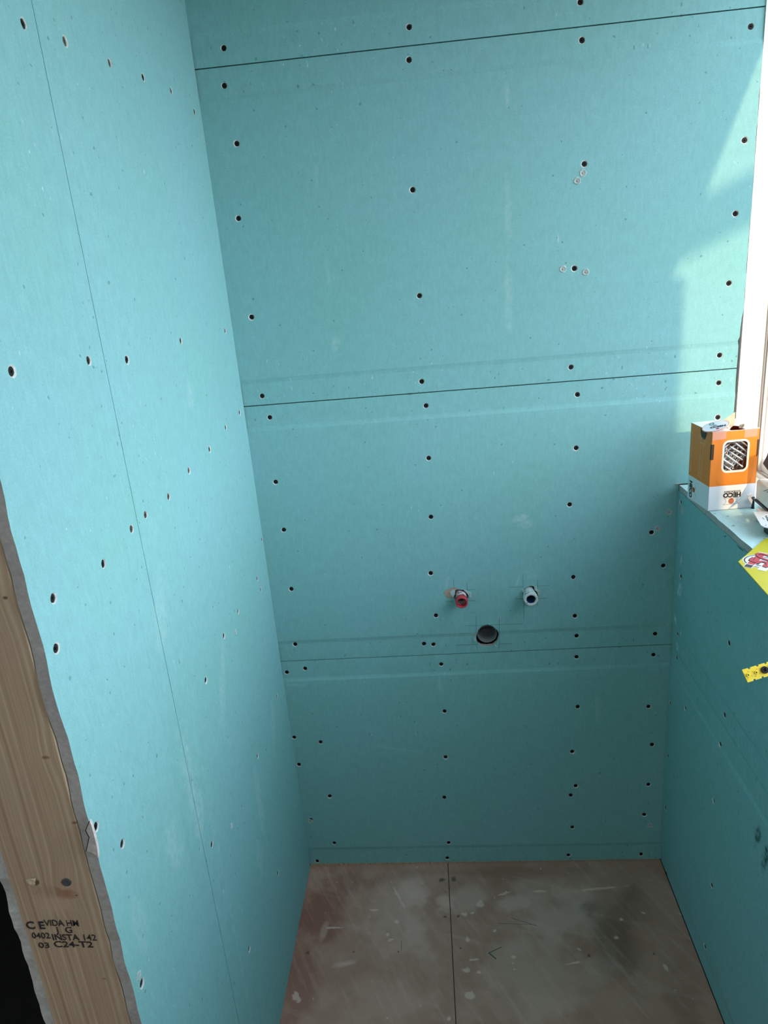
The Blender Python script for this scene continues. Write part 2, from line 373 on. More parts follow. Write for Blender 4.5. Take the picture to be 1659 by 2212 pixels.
def lathe(bm, prof, seg=32, M=Matrix(), mi=0, jit=0):
    """prof: (r, h) list, around +Z then transformed by M"""
    rings = []
    for r, h in prof:
        if r < 1e-7: rings.append([bm.verts.new(M @ Vector((0, 0, h)))]); continue
        rings.append([bm.verts.new(M @ Vector((r*(1+random.uniform(-jit, jit))*math.cos(2*PI*i/seg), r*(1+random.uniform(-jit, jit))*math.sin(2*PI*i/seg), h))) for i in range(seg)])
    for a, b in zip(rings, rings[1:]):
        for i in range(seg):
            j = (i+1) % seg
            if len(a) == 1: f = bm.faces.new((a[0], b[i], b[j]))
            elif len(b) == 1: f = bm.faces.new((a[i], b[0], a[j]))
            else: f = bm.faces.new((a[i], b[i], b[j], a[j]))
            f.material_index = mi
def rounded(u0, v0, u1, v1, r, n=6):
    pts = []
    for cx, cy, a0 in ((u1-r, v1-r, 0), (u0+r, v1-r, PI/2), (u0+r, v0+r, PI), (u1-r, v0+r, 1.5*PI)):
        for k in range(n+1):
            a = a0+PI/2*k/n; pts.append((cx+r*math.cos(a), cy+r*math.sin(a)))
    return pts
def holed(bm, outer, holes, mi=0):
    """flat face with holes: loops of 3D points"""
    es = []
    for loop in [outer]+holes:
        vs = [bm.verts.new(p) for p in loop]
        for i in range(len(vs)): es.append(bm.edges.new((vs[i], vs[(i+1) % len(vs)])))
    r = bmesh.ops.triangle_fill(bm, edges=es, use_beauty=True, use_dissolve=False)
    for f in r['geom']:
        if isinstance(f, bmesh.types.BMFace): f.material_index = mi
    return es
def text_obj(name, body, size, M, mat, parent, bold=0.0, shear=0.0, depth=.00015, sx=1.0, jit=0, kind=None):
    cu = bpy.data.curves.new(name, 'FONT'); cu.body = body; cu.size = size; cu.extrude = depth; cu.offset = bold; cu.shear = shear
    cu.align_x = 'CENTER'; cu.align_y = 'CENTER'; cu.resolution_u = 3
    t = bpy.data.objects.new(name, cu); COL.objects.link(t)
    dg = bpy.context.evaluated_depsgraph_get()
    me = bpy.data.meshes.new_from_object(t.evaluated_get(dg)); bpy.data.objects.remove(t); bpy.data.curves.remove(cu)
    me.transform(M @ Matrix.Diagonal((sx, 1, 1, 1)))
    if jit:
        for vv in me.vertices:
            d = mnoise.noise_vector(vv.co*300)*jit; vv.co += Vector((d.x, 0, d.z))
    me.materials.clear(); me.materials.append(mat)
    o = bpy.data.objects.new(name, me); COL.objects.link(o)
    if parent is not None: o.parent = parent
    return o
def frame_m(o, x, y, z):
    """matrix with columns x,y,z at origin o"""
    return Matrix(((x[0], y[0], z[0], o[0]), (x[1], y[1], z[1], o[1]), (x[2], y[2], z[2], o[2]), (0, 0, 0, 1)))

# screw head: bugle head disc with a cross recess; local +Z looks out of the board
def screw_mesh():
    bm = bmesh.new(); n = 20; r = .0040
    lathe(bm, [(.0016, -.010), (.0019, -.006), (.0042, -.0010), (.0043, -.0002), (r, 0)], n)
    outer = [Vector((r*math.cos(2*PI*i/n), r*math.sin(2*PI*i/n), 0)) for i in range(n)]
    a, b = .00055, .0022
    plus = [(a, a), (a, b), (-a, b), (-a, a), (-b, a), (-b, -a), (-a, -a), (-a, -b), (a, -b), (a, -a), (b, -a), (b, a)]
    holed(bm, outer, [[Vector((x, y, 0)) for x, y in plus]])
    bot = [bm.verts.new((x*.55, y*.55, -.0016)) for x, y in plus]; top = [bm.verts.new((x, y, 0)) for x, y in plus]
    for i in range(12):
        j = (i+1) % 12; bm.faces.new((top[i], top[j], bot[j], bot[i]))
    bm.faces.new(bot)
    bmesh.ops.remove_doubles(bm, verts=bm.verts[:], dist=1e-6); fix(bm)
    me = bpy.data.meshes.new('screw'); bm.to_mesh(me); bm.free()
    return me
SCREW = screw_mesh(); SCREW.materials.append(M_screw)
SCREWB = SCREW.copy(); SCREWB.materials.clear(); SCREWB.materials.append(M_screwb)

# ------------------------------------------------------------------ plasterboard sheets
TAPER = [(0.0, .0024), (.025, .0022), (.0445, .0021), (.0485, .0014), (.0535, .0002), (.060, 0.0)]
def sheet(name, parent, wall, a0, a1, b0, b1, mat, tap=(True, True), afn=None, bfn=None, nb=2, extra=(), edgemat=(1, 1, 0, 0), screws=(), holes=(), brown=False, gyp=None):
    """a = tapered axis, b = the other one. wall: 'back' a=z b=x; 'left'/'right' map (a,b) per wall.
       edgemat: material index of the faces at b0, b1, a0, a1"""
    def W3(a, b, d):
        if wall == 'back': return Vector((b, d, a))
        if wall == 'left': return Vector((-d, a, b))
        if wall == 'right': return Vector((W+d, b, a))
        if wall == 'outer': return Vector((-.1215+d, a, b))
    rows = []
    if tap[0]: rows += [(a0+o, d) for o, d in TAPER]
    else: rows += [(a0, 0)]
    top = [(a1-o, d) for o, d in reversed(TAPER)] if tap[1] else [(a1, 0)]
    for x in extra:
        if rows[-1][0] < x < top[0][0]: rows.append((x, 0))
    rows += top
    bs = [b0+(b1-b0)*j/(nb-1) for j in range(nb)]
    bm = bmesh.new(); nr = len(rows)
    F = [[None]*nb for _ in rows]; K = [[None]*nb for _ in rows]
    for i, (a, d) in enumerate(rows):
        for j, b in enumerate(bs):
            aa, bb = a, b
            if afn: aa = afn(a, b, i, nr)
            if bfn: bb = bfn(a, b, j, nb)
            F[i][j] = bm.verts.new(W3(aa, bb, d)); K[i][j] = bm.verts.new(W3(aa, bb, TB))
    def q(v, mi):
        f = bm.faces.new(v); f.material_index = mi
    for i in range(nr-1):
        for j in range(nb-1):
            q((F[i][j], F[i][j+1], F[i+1][j+1], F[i+1][j]), 0); q((K[i][j], K[i+1][j], K[i+1][j+1], K[i][j+1]), 0)
        q((F[i][0], F[i+1][0], K[i+1][0], K[i][0]), edgemat[0]); q((F[i][-1], K[i][-1], K[i+1][-1], F[i+1][-1]), edgemat[1])
    for j in range(nb-1):
        q((F[0][j], K[0][j], K[0][j+1], F[0][j+1]), edgemat[2]); q((F[-1][j], F[-1][j+1], K[-1][j+1], K[-1][j]), edgemat[3])
    fix(bm)
    o = obj(name, bm, [mat, gyp or M_gyp, M_gyp3], parent)
    # outward normal and in-plane axes
    n = {'back': Vector((0, -1, 0)), 'left': Vector((1, 0, 0)), 'right': Vector((-1, 0, 0)), 'outer': Vector((-1, 0, 0))}[wall]
    ex = Vector((0, 0, 1)).cross(n); ez = Vector((0, 0, 1))
    def depth_at(p):
        a = p[1] if wall == 'left' else p[2]
        d = 0
        for on, e, s in ((tap[0], a0, 1), (tap[1], a1, -1)):
            if on:
                t = (a-e)*s
                if 0 <= t < .05: d = .0019
                elif t < 0: d = .0022
        return d
    cut = bmesh.new(); ncut = 0; heads = []
    for sc in screws:
        p = Vector(sc[:3]); dd = depth_at(p); m = len(sc) > 3 and sc[3]
        M = frame_m(p - n*dd, ex, ez, n)
        rr = random.uniform(.0056, .0066); off = Vector((random.uniform(-.0006, .0006), random.uniform(-.0006, .0006), 0))
        rings = [(rr*1.06, .002), (rr*1.02, 0.0), (.0052, -.0009), (.0048, -.0012), (.0046, -.0045)]
        lathe(cut, [(0, .002)]+rings+[(0, -.0045)], 16, M @ Matrix.Translation(off), 1, .05); ncut += 1
        heads.append((p - n*(dd+.0013), m))
    for loop in holes:
        prism(cut, [Vector(q_) + n*.004 for q_ in loop], -n*.03, 1); ncut += 1
    if ncut:
        for f in cut.faces: f.material_index = 2 if not holes or len(f.verts) <= 4 and f.calc_area() < 1.2e-5 else 1
        fix(cut); c = obj('cutter', cut, [mat, gyp or M_gyp, M_gyp3])
        md = o.modifiers.new('cut', 'BOOLEAN'); md.operation = 'DIFFERENCE'; md.solver = 'EXACT'; md.object = c
        dg = bpy.context.evaluated_depsgraph_get(); me = bpy.data.meshes.new_from_object(o.evaluated_get(dg))
        o.modifiers.clear(); old = o.data; o.data = me; bpy.data.meshes.remove(old)
        cm = c.data; bpy.data.objects.remove(c); bpy.data.meshes.remove(cm)
    else:
        cut.free()
    for p, m in heads:
        s = bpy.data.objects.new('screw', SCREWB if m else SCREW); COL.objects.link(s); s.parent = o
        t = Matrix.Rotation(random.uniform(-.12, .12), 4, 'X') @ Matrix.Rotation(random.uniform(-.12, .12), 4, 'Y') @ Matrix.Rotation(random.uniform(0, PI), 4, 'Z')
        s.matrix_local = frame_m(p, ex, ez, n) @ t @ Matrix.Diagonal((1.08, 1.08, 1, 1))
    return o
def wob(t, s=30, amp=.001, seed=0):
    return mnoise.noise(Vector((t*s, seed*7.3, 0)))*amp

# ---- back wall: framing behind, then four rows of boards
bm = bmesh.new(); box(bm, (-.15, .0135, 0), (1.15, .16, CEIL))
wall_back = tag(obj('wall_back', bm, M_dark), kind='structure')
def zline(l, r):
    a = bp(l[0], l[1], 1, 0); b = bp(r[0], r[1], 1, 0)
    return lambda x: a.z + (b.z-a.z)*(x-a.x)/(b.x-a.x)
J = [lambda x: .0085-.006*x/.88, zline((608, 1430), (1450, 1393)), zline((527, 879), (1591, 796)), zline((418, 150), (1650, 13)), lambda x: CEIL]
def right_edge(z):
    e = .9795
    if 1.16 < z < 1.33: e += -.0045*math.exp(-((z-1.24)/.05)**2) + wob(z, 90, .003, 3)
    if z < 1.2: e = .9755
    return e + wob(z, 60, .0012, 5)
S = {1: [(619, 1454), (659, 1445), (953, 1436), (1246, 1420), (1412, 1416), (635, 1593), (692, 1603), (960, 1537), (1248, 1527), (1401, 1527), (646, 1652), (962, 1636), (1236, 1624), (1409, 1609),
         (712, 1720), (960, 1723), (1244, 1698), (1233, 1718), (1401, 1695), (671, 1771), (722, 1821), (969, 1821), (1236, 1787), (1392, 1760), (685, 1862), (966, 1855), (1228, 1849), (1386, 1847)],
     2: [(582, 902), (920, 877), (1248, 853), (1554, 827), (1551, 902), (595, 1041), (926, 990), (1245, 968), (613, 1145), (931, 1117), (1231, 1090), (1408, 1150), (629, 1273), (930, 1239), (1239, 1247),
         (1433, 1222), (942, 1330), (1242, 1331), (637, 1393), (916, 1392), (936, 1393), (1246, 1375), (1416, 1370)],
     3: [(484, 184), (883, 129), (1257, 86), (1623, 56), (511, 310), (891, 410), (1262, 354), (1608, 303), (515, 472), (906, 639), (1241, 580), (1589, 461), (543, 685), (1575, 612), (566, 856), (911, 825), (1234, 794), (1555, 768)],
     4: [(483, 103), (884, 58), (1254, 3)]}
HOLE_TRY = {3: [(1259, 374), (1247, 391), (1216, 581), (1265, 588)], 2: [(1420, 1142), (1445, 1107)]}
def blob(cx, cz, rx, rz, n=22, jit=.12, seed=1):
    rnd = random.Random(seed); return [Vector((cx+rx*math.cos(2*PI*i/n)*(1+rnd.uniform(-jit, jit)), 0, cz+rz*math.sin(2*PI*i/n)*(1+rnd.uniform(-jit, jit)))) for i in range(n)]
def pxloop(pts): return [Vector((bp(u, v, 1, 0).x, 0, bp(u, v, 1, 0).z)) for u, v in pts]
ZR = lambda x, y: (920+x/5.53, 1220+y/5.53)
hole_waste = pxloop([ZR(*q) for q in ((605, 850), (622, 780), (665, 735), (735, 712), (800, 735), (850, 780), (872, 830), (868, 880), (850, 930), (800, 970), (730, 980), (660, 972), (620, 950), (600, 900))])
hole_red = pxloop([ZR(*q) for q in ((335, 400), (335, 330), (350, 300), (400, 295), (460, 300), (495, 325), (508, 360), (500, 400), (460, 420), (380, 425))])
hole_wh = pxloop([ZR(*q) for q in ((1155, 330), (1170, 290), (1210, 262), (1260, 250), (1300, 262), (1330, 300), (1345, 340), (1335, 390), (1290, 420), (1200, 420), (1160, 380))])
sheets = {}
for r in range(1, 5):
    lo, hi = J[r-1], J[r]
    def afn(a, b, i, nr, lo=lo, hi=hi, r=r):
        z0, z1 = lo(.45), hi(.45)
        t = (a-z0)/(z1-z0)
        off = (lo(b)-z0)*(1-t) + (hi(b)-z1)*t
        g = .0010 if i == 0 and r > 1 else (-.0010 if i == nr-1 else 0)
        return a+off+g
    def bfn(a, b, j, nb):
        return (right_edge(a) if j == nb-1 else (-.0006 if j == 0 else b))
    zz = [lo(.45)+.07+k*.0125 for k in range(60)]
    zz = [z for z in zz if z < hi(.45)-.07]
    scs = []
    for (u, v) in S[r]:
        p = bp(u, v, 1, 0); scs.append((p.x, 0, p.z))
    sheets[r] = sheet('plasterboard_sheet', wall_back, 'back', lo(.45), hi(.45), 0, NX, M_back, (True, True), afn, bfn, 2, zz if r in (2, 3) else zz[::6], (1, 1, 0, 0), scs,
                      [hole_waste, hole_red, hole_wh] if r == 2 else ())
# torn paper, failed holes and pencil lines on the back boards
def thinblob(name, pts, h, mat, parent, n=Vector((0, -1, 0))):
    bm = bmesh.new(); prism(bm, pts, n*h); fix(bm); return obj(name, bm, mat, parent)
def crater(u, v, parent, seed):
    p = bp(u, v, 1, 0); bm = bmesh.new()
    M = frame_m((p.x, 0, p.z), (1, 0, 0), (0, 0, 1), (0, -1, 0))
    random.seed(seed)
    lathe(bm, [(.0070, 0), (.0055, .0011), (.0038, .0006), (.0024, .0001)], 12, M, 0, .12)
    lathe(bm, [(.0024, .0001), (.0010, .0009), (0, .0010)], 12, M, 1, .12)
    return obj('torn_hole', bm, [M_torn, M_torn2], parent)
for r, l in HOLE_TRY.items():
    for k, (u, v) in enumerate(l): crater(u, v, sheets[r], 10*r+k)
for k, (u, v) in enumerate(((670, 1774), (1404, 1783))): crater(u, v, sheets[1], 70+k)
T = lambda pts: [q + Vector((0, -.0001, 0)) for q in pxloop([ZR(*q) for q in pts])]
s2 = sheets[2]
thinblob('torn_paper', T(((208, 335), (245, 300), (300, 275), (350, 268), (395, 285), (350, 305), (345, 345), (325, 395), (275, 400), (240, 385), (230, 350))), .0006, M_torn2, s2)
thinblob('torn_paper', T(((290, 320), (320, 295), (350, 300), (345, 350), (330, 385), (300, 360))), .0022, M_torn, s2)
thinblob('torn_paper', T(((455, 300), (490, 305), (500, 325), (520, 320), (545, 340), (545, 375), (520, 385), (505, 355), (480, 320))), .0035, M_torn, s2)
thinblob('torn_paper', T(((1290, 262), (1325, 255), (1330, 290), (1355, 310), (1360, 350), (1350, 378), (1336, 345), (1320, 310), (1298, 292))), .0045, M_torn, s2)
thinblob('torn_paper', T(((1148, 292), (1168, 296), (1172, 318), (1158, 322))), .003, M_torn, s2)
thinblob('torn_paper', T(((565, 880), (595, 872), (605, 890), (590, 905), (570, 900))), .003, M_torn, s2)
thinblob('torn_paper', T(((555, 835), (600, 825), (603, 842), (575, 850))), .0008, M_torn2, s2)
thinblob('torn_paper', T(((820, 955), (838, 950), (848, 975), (838, 970))), .004, M_torn, s2)
LINES = [((979.7, 1250.7), (980.3, 1270)), ((1008.6, 1258), (1009.6, 1275)), ((1006, 1274.6), (1025.8, 1273)), ((962, 1299.6), (980, 1299)), ((1012, 1297.2), (1026.7, 1298)),
         ((1129.7, 1240), (1130.3, 1272)), ((1160.9, 1252.5), (1161.4, 1272)), ((1097, 1268.5), (1131, 1267.6)), ((1158.7, 1266), (1187.6, 1264.8)), ((1113, 1293.6), (1130.6, 1293.6)),
         ((1162, 1293), (1181, 1292)), ((1131, 1299), (1132, 1340)), ((1161.4, 1296), (1161.4, 1308.6)), ((1028.3, 1330), (1028.8, 1369)), ((1028.9, 1391), (1031.2, 1405)),
         ((1078.6, 1331), (1078.2, 1402.6)), ((1005, 1352), (1129.8, 1347.5)), ((985, 1394), (1030, 1391.8)), ((1078, 1390.9), (1108, 1390))]
bm = bmesh.new()
for a, b in LINES:
    p, q = bp(*a, 1, 0), bp(*b, 1, 0); d = (q-p).normalized(); n = Vector((d.z, 0, -d.x))*.0003
    y = Vector((0, -.00006, 0))
    prism(bm, [p+n+y, p-n+y, q-n+y, q+n+y], (0, -.00008, 0))
fix(bm); obj('pencil_marks', bm, M_pencil, s2)

# batten showing under the lowest boards
bm = bmesh.new(); box(bm, (0.0, .0045, 0), (W, .0120, .0095))
tag(obj('baseboard_back', bm, M_wood), kind='structure')

# ---- left partition
bm = bmesh.new(); box(bm, (-.108, YE+.05, 0), (-.0135, 0.01, CEIL))
wall_left = tag(obj('wall_left', bm, M_dark), kind='structure')
YJ = -.586
SL = {'near': [(55, 50), (27, 802), (196, 779), (224, 1218), (116, 1292), (122, 1401), (208, 1786), (265, 1822), (307, 2124), (288, 1142, 1)],
      'far': [(141, 90, 1), (238, 137, 1), (310, 167), (370, 196, 1), (421, 242), (275, 777), (391, 736), (487, 714), (409, 1017, 1), (453, 970, 1), (488, 924), (365, 1073, 1), (318, 1112, 1),
              (556, 1250), (564, 1273), (518, 891), (377, 1574), (445, 1469), (461, 1824), (447, 1874), (557, 1633), (601, 1886), (515, 1321, 1), (484, 1373, 1), (599, 1503), (566, 1165), (539, 2050)]}
def conv(l, ax, val):
    out = []
    for t in l:
        p = bp(t[0], t[1], ax, val); p[ax] = val; out.append((p.x, p.y, p.z, len(t) > 2))
    return out
def edge_wob(a, b, i, nr):
    if i == 0: return a + wob(b, 22, .0045, 1) + wob(b, 90, .0012, 2)
    return a
near = sheet('plasterboard_sheet', wall_left, 'left', YE, YJ-.0006, 0.003, CEIL, M_left, (False, True), edge_wob, None, 160, (), (1, 1, 1, 0), conv(SL['near'], 0, 0))
far = sheet('plasterboard_sheet', wall_left, 'left', YJ+.0006, -.0003, 0.003, CEIL, M_left, (True, False), None, None, 2, (), (1, 1, 0, 0), conv(SL['far'], 0, 0))
for k, (u, v) in enumerate(((300, 2108), (509, 1366), (500, 1784))):
    p = bp(u, v, 0, 0); bm = bmesh.new(); M = frame_m((0, p.y, p.z), (0, 1, 0), (0, 0, 1), (1, 0, 0))
    lathe(bm, [(.006, 0), (.0045, .0009), (.0025, .0002), (0, .0006)], 12, M, 0, .15); obj('torn_hole', bm, M_torn, near if k == 0 else far)
outer = sheet('plasterboard_sheet', wall_left, 'outer', YE+.001, 0, 0.003, CEIL, M_paint, (False, False),
              lambda a, b, i, nr: a + (abs(wob(b, 35, .006, 8))+wob(b, 110, .001, 9) if i == 0 else 0), None, 200, (), (1, 1, 1, 0), gyp=M_gyp2)
outer['label'] = 'outer sheet with rough pale cut edge'
# cracked corner chip on the free edge of the near sheet
def E(u, v): return bp(u, v, 1, YE-.0052)
Z6 = lambda x, y: (x/4.32, 1700+y/4.32)
bm = bmesh.new()
prism(bm, [E(*Z6(*q)) for q in ((834, 318), (800, 405), (832, 470), (806, 598), (860, 612), (916, 660), (905, 560), (875, 440), (850, 350))], (0, .004, 0)); fix(bm)
chip = obj('cracked_chip', bm, gypsum_mat('fresh gypsum', (.66, .61, .58, 1)), near); chip['label'] = 'paler cracked chip on the cut edge'
bm = bmesh.new()
cr_ = [Vector(E(*Z6(*q))) for q in ((836, 315), (799, 405), (832, 470), (804, 600))]
for a, b in zip(cr_, cr_[1:]):
    prism(bm, [a+Vector((-.0005, -.0003, 0)), a+Vector((.0004, -.0003, 0)), b+Vector((.0004, -.0003, 0)), b+Vector((-.0005, -.0003, 0))], (0, .0002, 0))
fix(bm); obj('crack', bm, M_ink, near)

# ---- timber stud closing the partition
bm = bmesh.new(); box(bm, (-.1085, YE+.0005, 0.0), (-.0135, YE+.0455, CEIL)); bevel(bm, .0012, 2)
stud = tag(obj('timber_stud', bm, M_wood), 'planed wooden stud with black grading stamp, closing the end of the left wall', 'stud')
p = bp(143, 1906, 1, YE)
bm = bmesh.new(); M = frame_m((p.x, YE, p.z), (1, 0, 0), (0, 0, 1), (0, -1, 0))
lathe(bm, [(.0055, .0004), (.0042, -.0006+.0012), (.0018, .0003), (0, .0003)], 14, M, 0, .1); o = obj('screw', bm, M_slate, stud); o['label'] = 'dark driven screw head'
p = bp(69, 1903, 1, YE); bm = bmesh.new(); M = frame_m((p.x, YE, p.z), (1, 0, 0), (0, 0, 1), (0, -1, 0))
lathe(bm, [(.0060, .0003), (.0035, .0016), (0, .0009)], 9, M, 0, .35); o = obj('splintered_hole', bm, simple('splinter', (.70, .56, .40, 1), .8, 0, .1), stud)
p = bp(73, 1906, 1, YE); bm = bmesh.new(); M = frame_m((p.x+.002, YE-.0004, p.z), (1, 0, 0), (0, 0, 1), (0, -1, 0))
lathe(bm, [(.0042, .0002), (0, .0004)], 9, M, 0, .3); obj('splintered_hole', bm, M_kraftdk, stud)
def stamp(u, v, body, size, sx=1.0, bold=.0002):
    p = bp(u, v, 1, YE); rot = math.radians(-1.5)
    ax = Vector((math.cos(rot), 0, math.sin(rot))); az = Vector((-math.sin(rot), 0, math.cos(rot)))
    text_obj('stamp_text', body, size, frame_m((p.x, YE+.00035, p.z), ax, az, (0, -1, 0)), M_stamp, stud, bold, 0, .0004, sx, .0005)
stamp(76, 2000, 'C E', .0150, 1.0, .0004)
stamp(133, 1995, 'VIDA HM', .0125, .80, .0001); stamp(139, 2010, 'J  G', .0125, 1.0, .0001)
stamp(88, 2022, '0402', .0120, .92, .0001); stamp(160, 2026, 'INSTA 142', .0125, .93, .0001)
stamp(95, 2043, '03', .0115, 1.2, .0001); stamp(158, 2041, 'C24-T2', .0125, 1.2, .0002)

# ---- right wall, low part under the window
bm = bmesh.new()
box(bm, (W+.0135, YR, 0), (XO, -.0, SILL-TB))                    # under the window
box(bm, (W+.0135, YR, SILL-TB), (XO, WY0, CEIL))                  # beside the window, near the room's rear
box(bm, (W+.0135, WY0, HEAD), (XO, 0.0, CEIL))                    # above the window
wall_right = tag(obj('wall_right', bm, M_paint), kind='structure')
SR = {'lo': [(1459, 1420), (1553, 1608), (1541, 1730), (1437, 1888), (1442, 1632), (1437, 1745), (1480, 1530), (1537, 1912), (1523, 2045), (1447, 1519)],
      'hi': [(1470, 1085), (1470, 1245), (1461, 1369), (1574, 1389), (1562, 1544)]}
def jit_top(a, b, i, nr):
    return a + (wob(b, 30, .002, 4) if i == nr-1 else 0)
rs = [YR, -.0012]
rlo = sheet('plasterboard_sheet', wall_right, 'right', .002, .6018, YR, -.0015, M_right, (True, True), None, None, 2, (), (0, 0, 0, 0), conv(SR['lo'], 0, W))
rhi = sheet('plasterboard_sheet', wall_right, 'right', .6026, SILL-TB-.0006, YR, -.0015, M_right, (True, False), None, None, 2, (), (0, 0, 0, 0), conv(SR['hi'], 0, W))
bm = bmesh.new(); box(bm, (W, YR, SILL-TB), (W+TB, WY0-.0, CEIL)); obj('plasterboard_sheet', bm, M_plain, wall_right)
bm = bmesh.new(); box(bm, (W, WY0, HEAD), (W+TB, -.001, CEIL)); obj('plasterboard_sheet', bm, M_plain, wall_right)
for k, (u, v) in enumerate(((1474, 1103),)):
    p = bp(u, v, 0, W); bm = bmesh.new(); M = frame_m((W, p.y, p.z), (0, 1, 0), (0, 0, 1), (-1, 0, 0))
    lathe(bm, [(.010, 0), (.006, .0015), (.003, -.0+.0004), (0, .0002)], 12, M, 0, .2); obj('torn_hole', bm, M_torn, rhi)
for (u0, v0, u1, v1) in ((1590, 1176, 1606, 1190), (1563, 1160, 1569, 1157)):    # slits between the sill board and the wall board
    a, b = bp(u0, v0, 0, W), bp(u1, v1, 0, W); bm = bmesh.new()
    prism(bm, [a+Vector((-.0001, 0, .0006)), b+Vector((-.0001, 0, .0006)), b+Vector((-.0001, 0, -.0006)), (a+b)/2+Vector((-.0001, 0, -.0013))], (-.0002, 0, 0)); fix(bm); obj('crack', bm, M_ink, rhi)

# window sill board: same plasterboard, grey cut edge to the room
bm = bmesh.new(); n = 90; fr, bk_, frb, bkb = [], [], [], []
for i in range(n+1):
    y = WY0 + (-.004-WY0)*i/n
    x = W + wob(y, 40, .0016, 12) + wob(y, 120, .0010, 13) + (.004*max(0, (-y-.02))*0)
    fr.append(bm.verts.new((x, y, SILL + wob(y, 50, .0004, 15)))); bk_.append(bm.verts.new((NX, y, SILL)))
    frb.append(bm.verts.new((x+.0005, y, SILL-TB))); bkb.append(bm.verts.new((NX, y, SILL-TB)))
for i in range(n):
    f = bm.faces.new((fr[i], bk_[i], bk_[i+1], fr[i+1])); f.material_index = 0
    f = bm.faces.new((fr[i], fr[i+1], frb[i+1], frb[i])); f.material_index = 1
    f = bm.faces.new((frb[i], frb[i+1], bkb[i+1], bkb[i])); f.material_index = 0
    bm.faces.new((bk_[i], bkb[i], bkb[i+1], bk_[i+1]))
for a in (0, n):
    f = bm.faces.new((fr[a], frb[a], bkb[a], bk_[a])); f.material_index = 1
fix(bm)
M_sill = board_mat('plasterboard paper, dusty sill', (), 1.0, (.52, .74, .73, 1))  # dusty sill, paler than the other boards: sunlight put into its colour
tag(obj('trim_1', bm, [M_sill, M_gyp]), kind='structure')
bm = bmesh.new(); box(bm, (W+.001, -.0035, SILL-.02), (NX, -.0005, SILL+.0012)); obj('sill_gap', bm, M_ink, bpy.data.objects['trim_1'])
# small crumb of torn paper beside the sill corner
p = bp(1462, 1045, 1, 0)
thinblob('torn_paper', [Vector((p.x-.006, -.0002, p.z+.0005)), Vector((p.x, -.0002, p.z+.002)), Vector((p.x+.014, -.0002, p.z+.0015)), Vector((p.x+.004, -.0002, p.z-.001))], .001, M_torn, s2)

# ---- window
win = tag(empty('window_1', (NX, 0, SILL)), kind='structure')
FD = .045     # width of the jamb face seen before the gasket
bm = bmesh.new()
# outer frame members: far jamb (facing the room's rear), sill rail, head, near jamb
box(bm, (NX, -.0, SILL-.002), (1.10, .06, HEAD+.04)); 
box(bm, (NX-.012, WY0, SILL-.0), (1.026, -.0, SILL+.010))
box(bm, (1.026, WY0, SILL-.0), (1.075, -.0, SILL+.018))
box(bm, (1.035, WY0-.04, SILL), (1.06, WY0, HEAD+.04)); box(bm, (1.035, WY0, HEAD), (1.06, 0, HEAD+.04))
obj('window_frame', bm, M_white, win).matrix_parent_inverse = Matrix.Translation((-NX, 0, -SILL))
bm = bmesh.new()
box(bm, (1.0235, -.0022, SILL+.010), (1.0262, .001, HEAD)); box(bm, (1.0280, -.0028, SILL+.010), (1.0292, .001, HEAD))
box(bm, (1.0262, WY0, SILL+.018), (1.0285, -.001, SILL+.0205))
obj('gasket', bm, M_gasket, win).matrix_parent_inverse = Matrix.Translation((-NX, 0, -SILL))
bm = bmesh.new()
box(bm, (1.036, -.004, SILL+.018), (1.085, .05, HEAD)); box(bm, (1.036, WY0, SILL+.018), (1.085, WY0+.02, HEAD)); box(bm, (1.036, WY0, SILL+.018), (1.085, -.0, SILL+.045))
bevel(bm, .003, 2)
sash = obj('sash', bm, M_white, win); sash.matrix_parent_inverse = Matrix.Translation((-NX, 0, -SILL))
bm = bmesh.new(); box(bm, (1.055, WY0+.02, SILL+.045), (1.059, -.022, HEAD)); o = obj('glass_pane', bm, M_glass, sash); o.matrix_parent_inverse = Matrix()
portal('window_portal', (1.12, (WY0+WY1)/2, (SILL+HEAD)/2), (0, PI/2, 0), HEAD-SILL, WY1-WY0)

# ---- floor, ceiling, rear parts of the room
bm = bmesh.new(); box(bm, (-.02, YR, -.03), (.95, .0135, -.0025)); box(bm, (-1.7, YR, -.03), (-.02, YE-.3, -.0025))
floor = tag(obj('floor', bm, M_dark), kind='structure')
a, b = bp(968, 1875, 2, 0), bp(985, 2212, 2, 0)
fx = lambda y: a.x+(b.x-a.x)*(y-a.y)/(b.y-a.y)
for s in (0, 1):
    bm = bmesh.new(); g = .0009
    if s == 0: pts = [(-.002, .012), (fx(.012)-g, .012), (fx(YR)-g, YR), (-.002, YR)]
    else: pts = [(fx(.012)+g, .012), (W+.001, .012), (W+.001, YR), (fx(YR)+g, YR)]
    prism(bm, [(x, y, 0) for x, y in pts], (0, 0, -.0022)); fix(bm); obj('floor_board', bm, M_floor, floor)
bm = bmesh.new(); prism(bm, [(-.0025, YE-.02, 0), (-.0025, YR, 0), (-1.7, YR, 0), (-1.7, YE-.3, 0), (-.13, YE-.3, 0), (-.0135, YE-.05, 0)], (0, 0, -.0022)); fix(bm); obj('floor_board', bm, M_floor, floor)
bm = bmesh.new()
for a_, b_, w_ in (((1083, 2046), (1056, 2058.5), .0009), ((1056, 2058.5), (1072, 2072), .0013), ((1104, 1983), (1160, 2000), .0005), ((867, 2032), (867, 2053), .0005), ((1075, 1995), (1150, 1997), .0003)):
    p, q = bp(*a_, 2, 0), bp(*b_, 2, 0); d = (q-p).normalized(); n = Vector((-d.y, d.x, 0))*w_
    prism(bm, [p+n, q+n, q-n, p-n], (0, 0, .0002))
fix(bm); obj('marker_strokes', bm, M_pencil, floor)
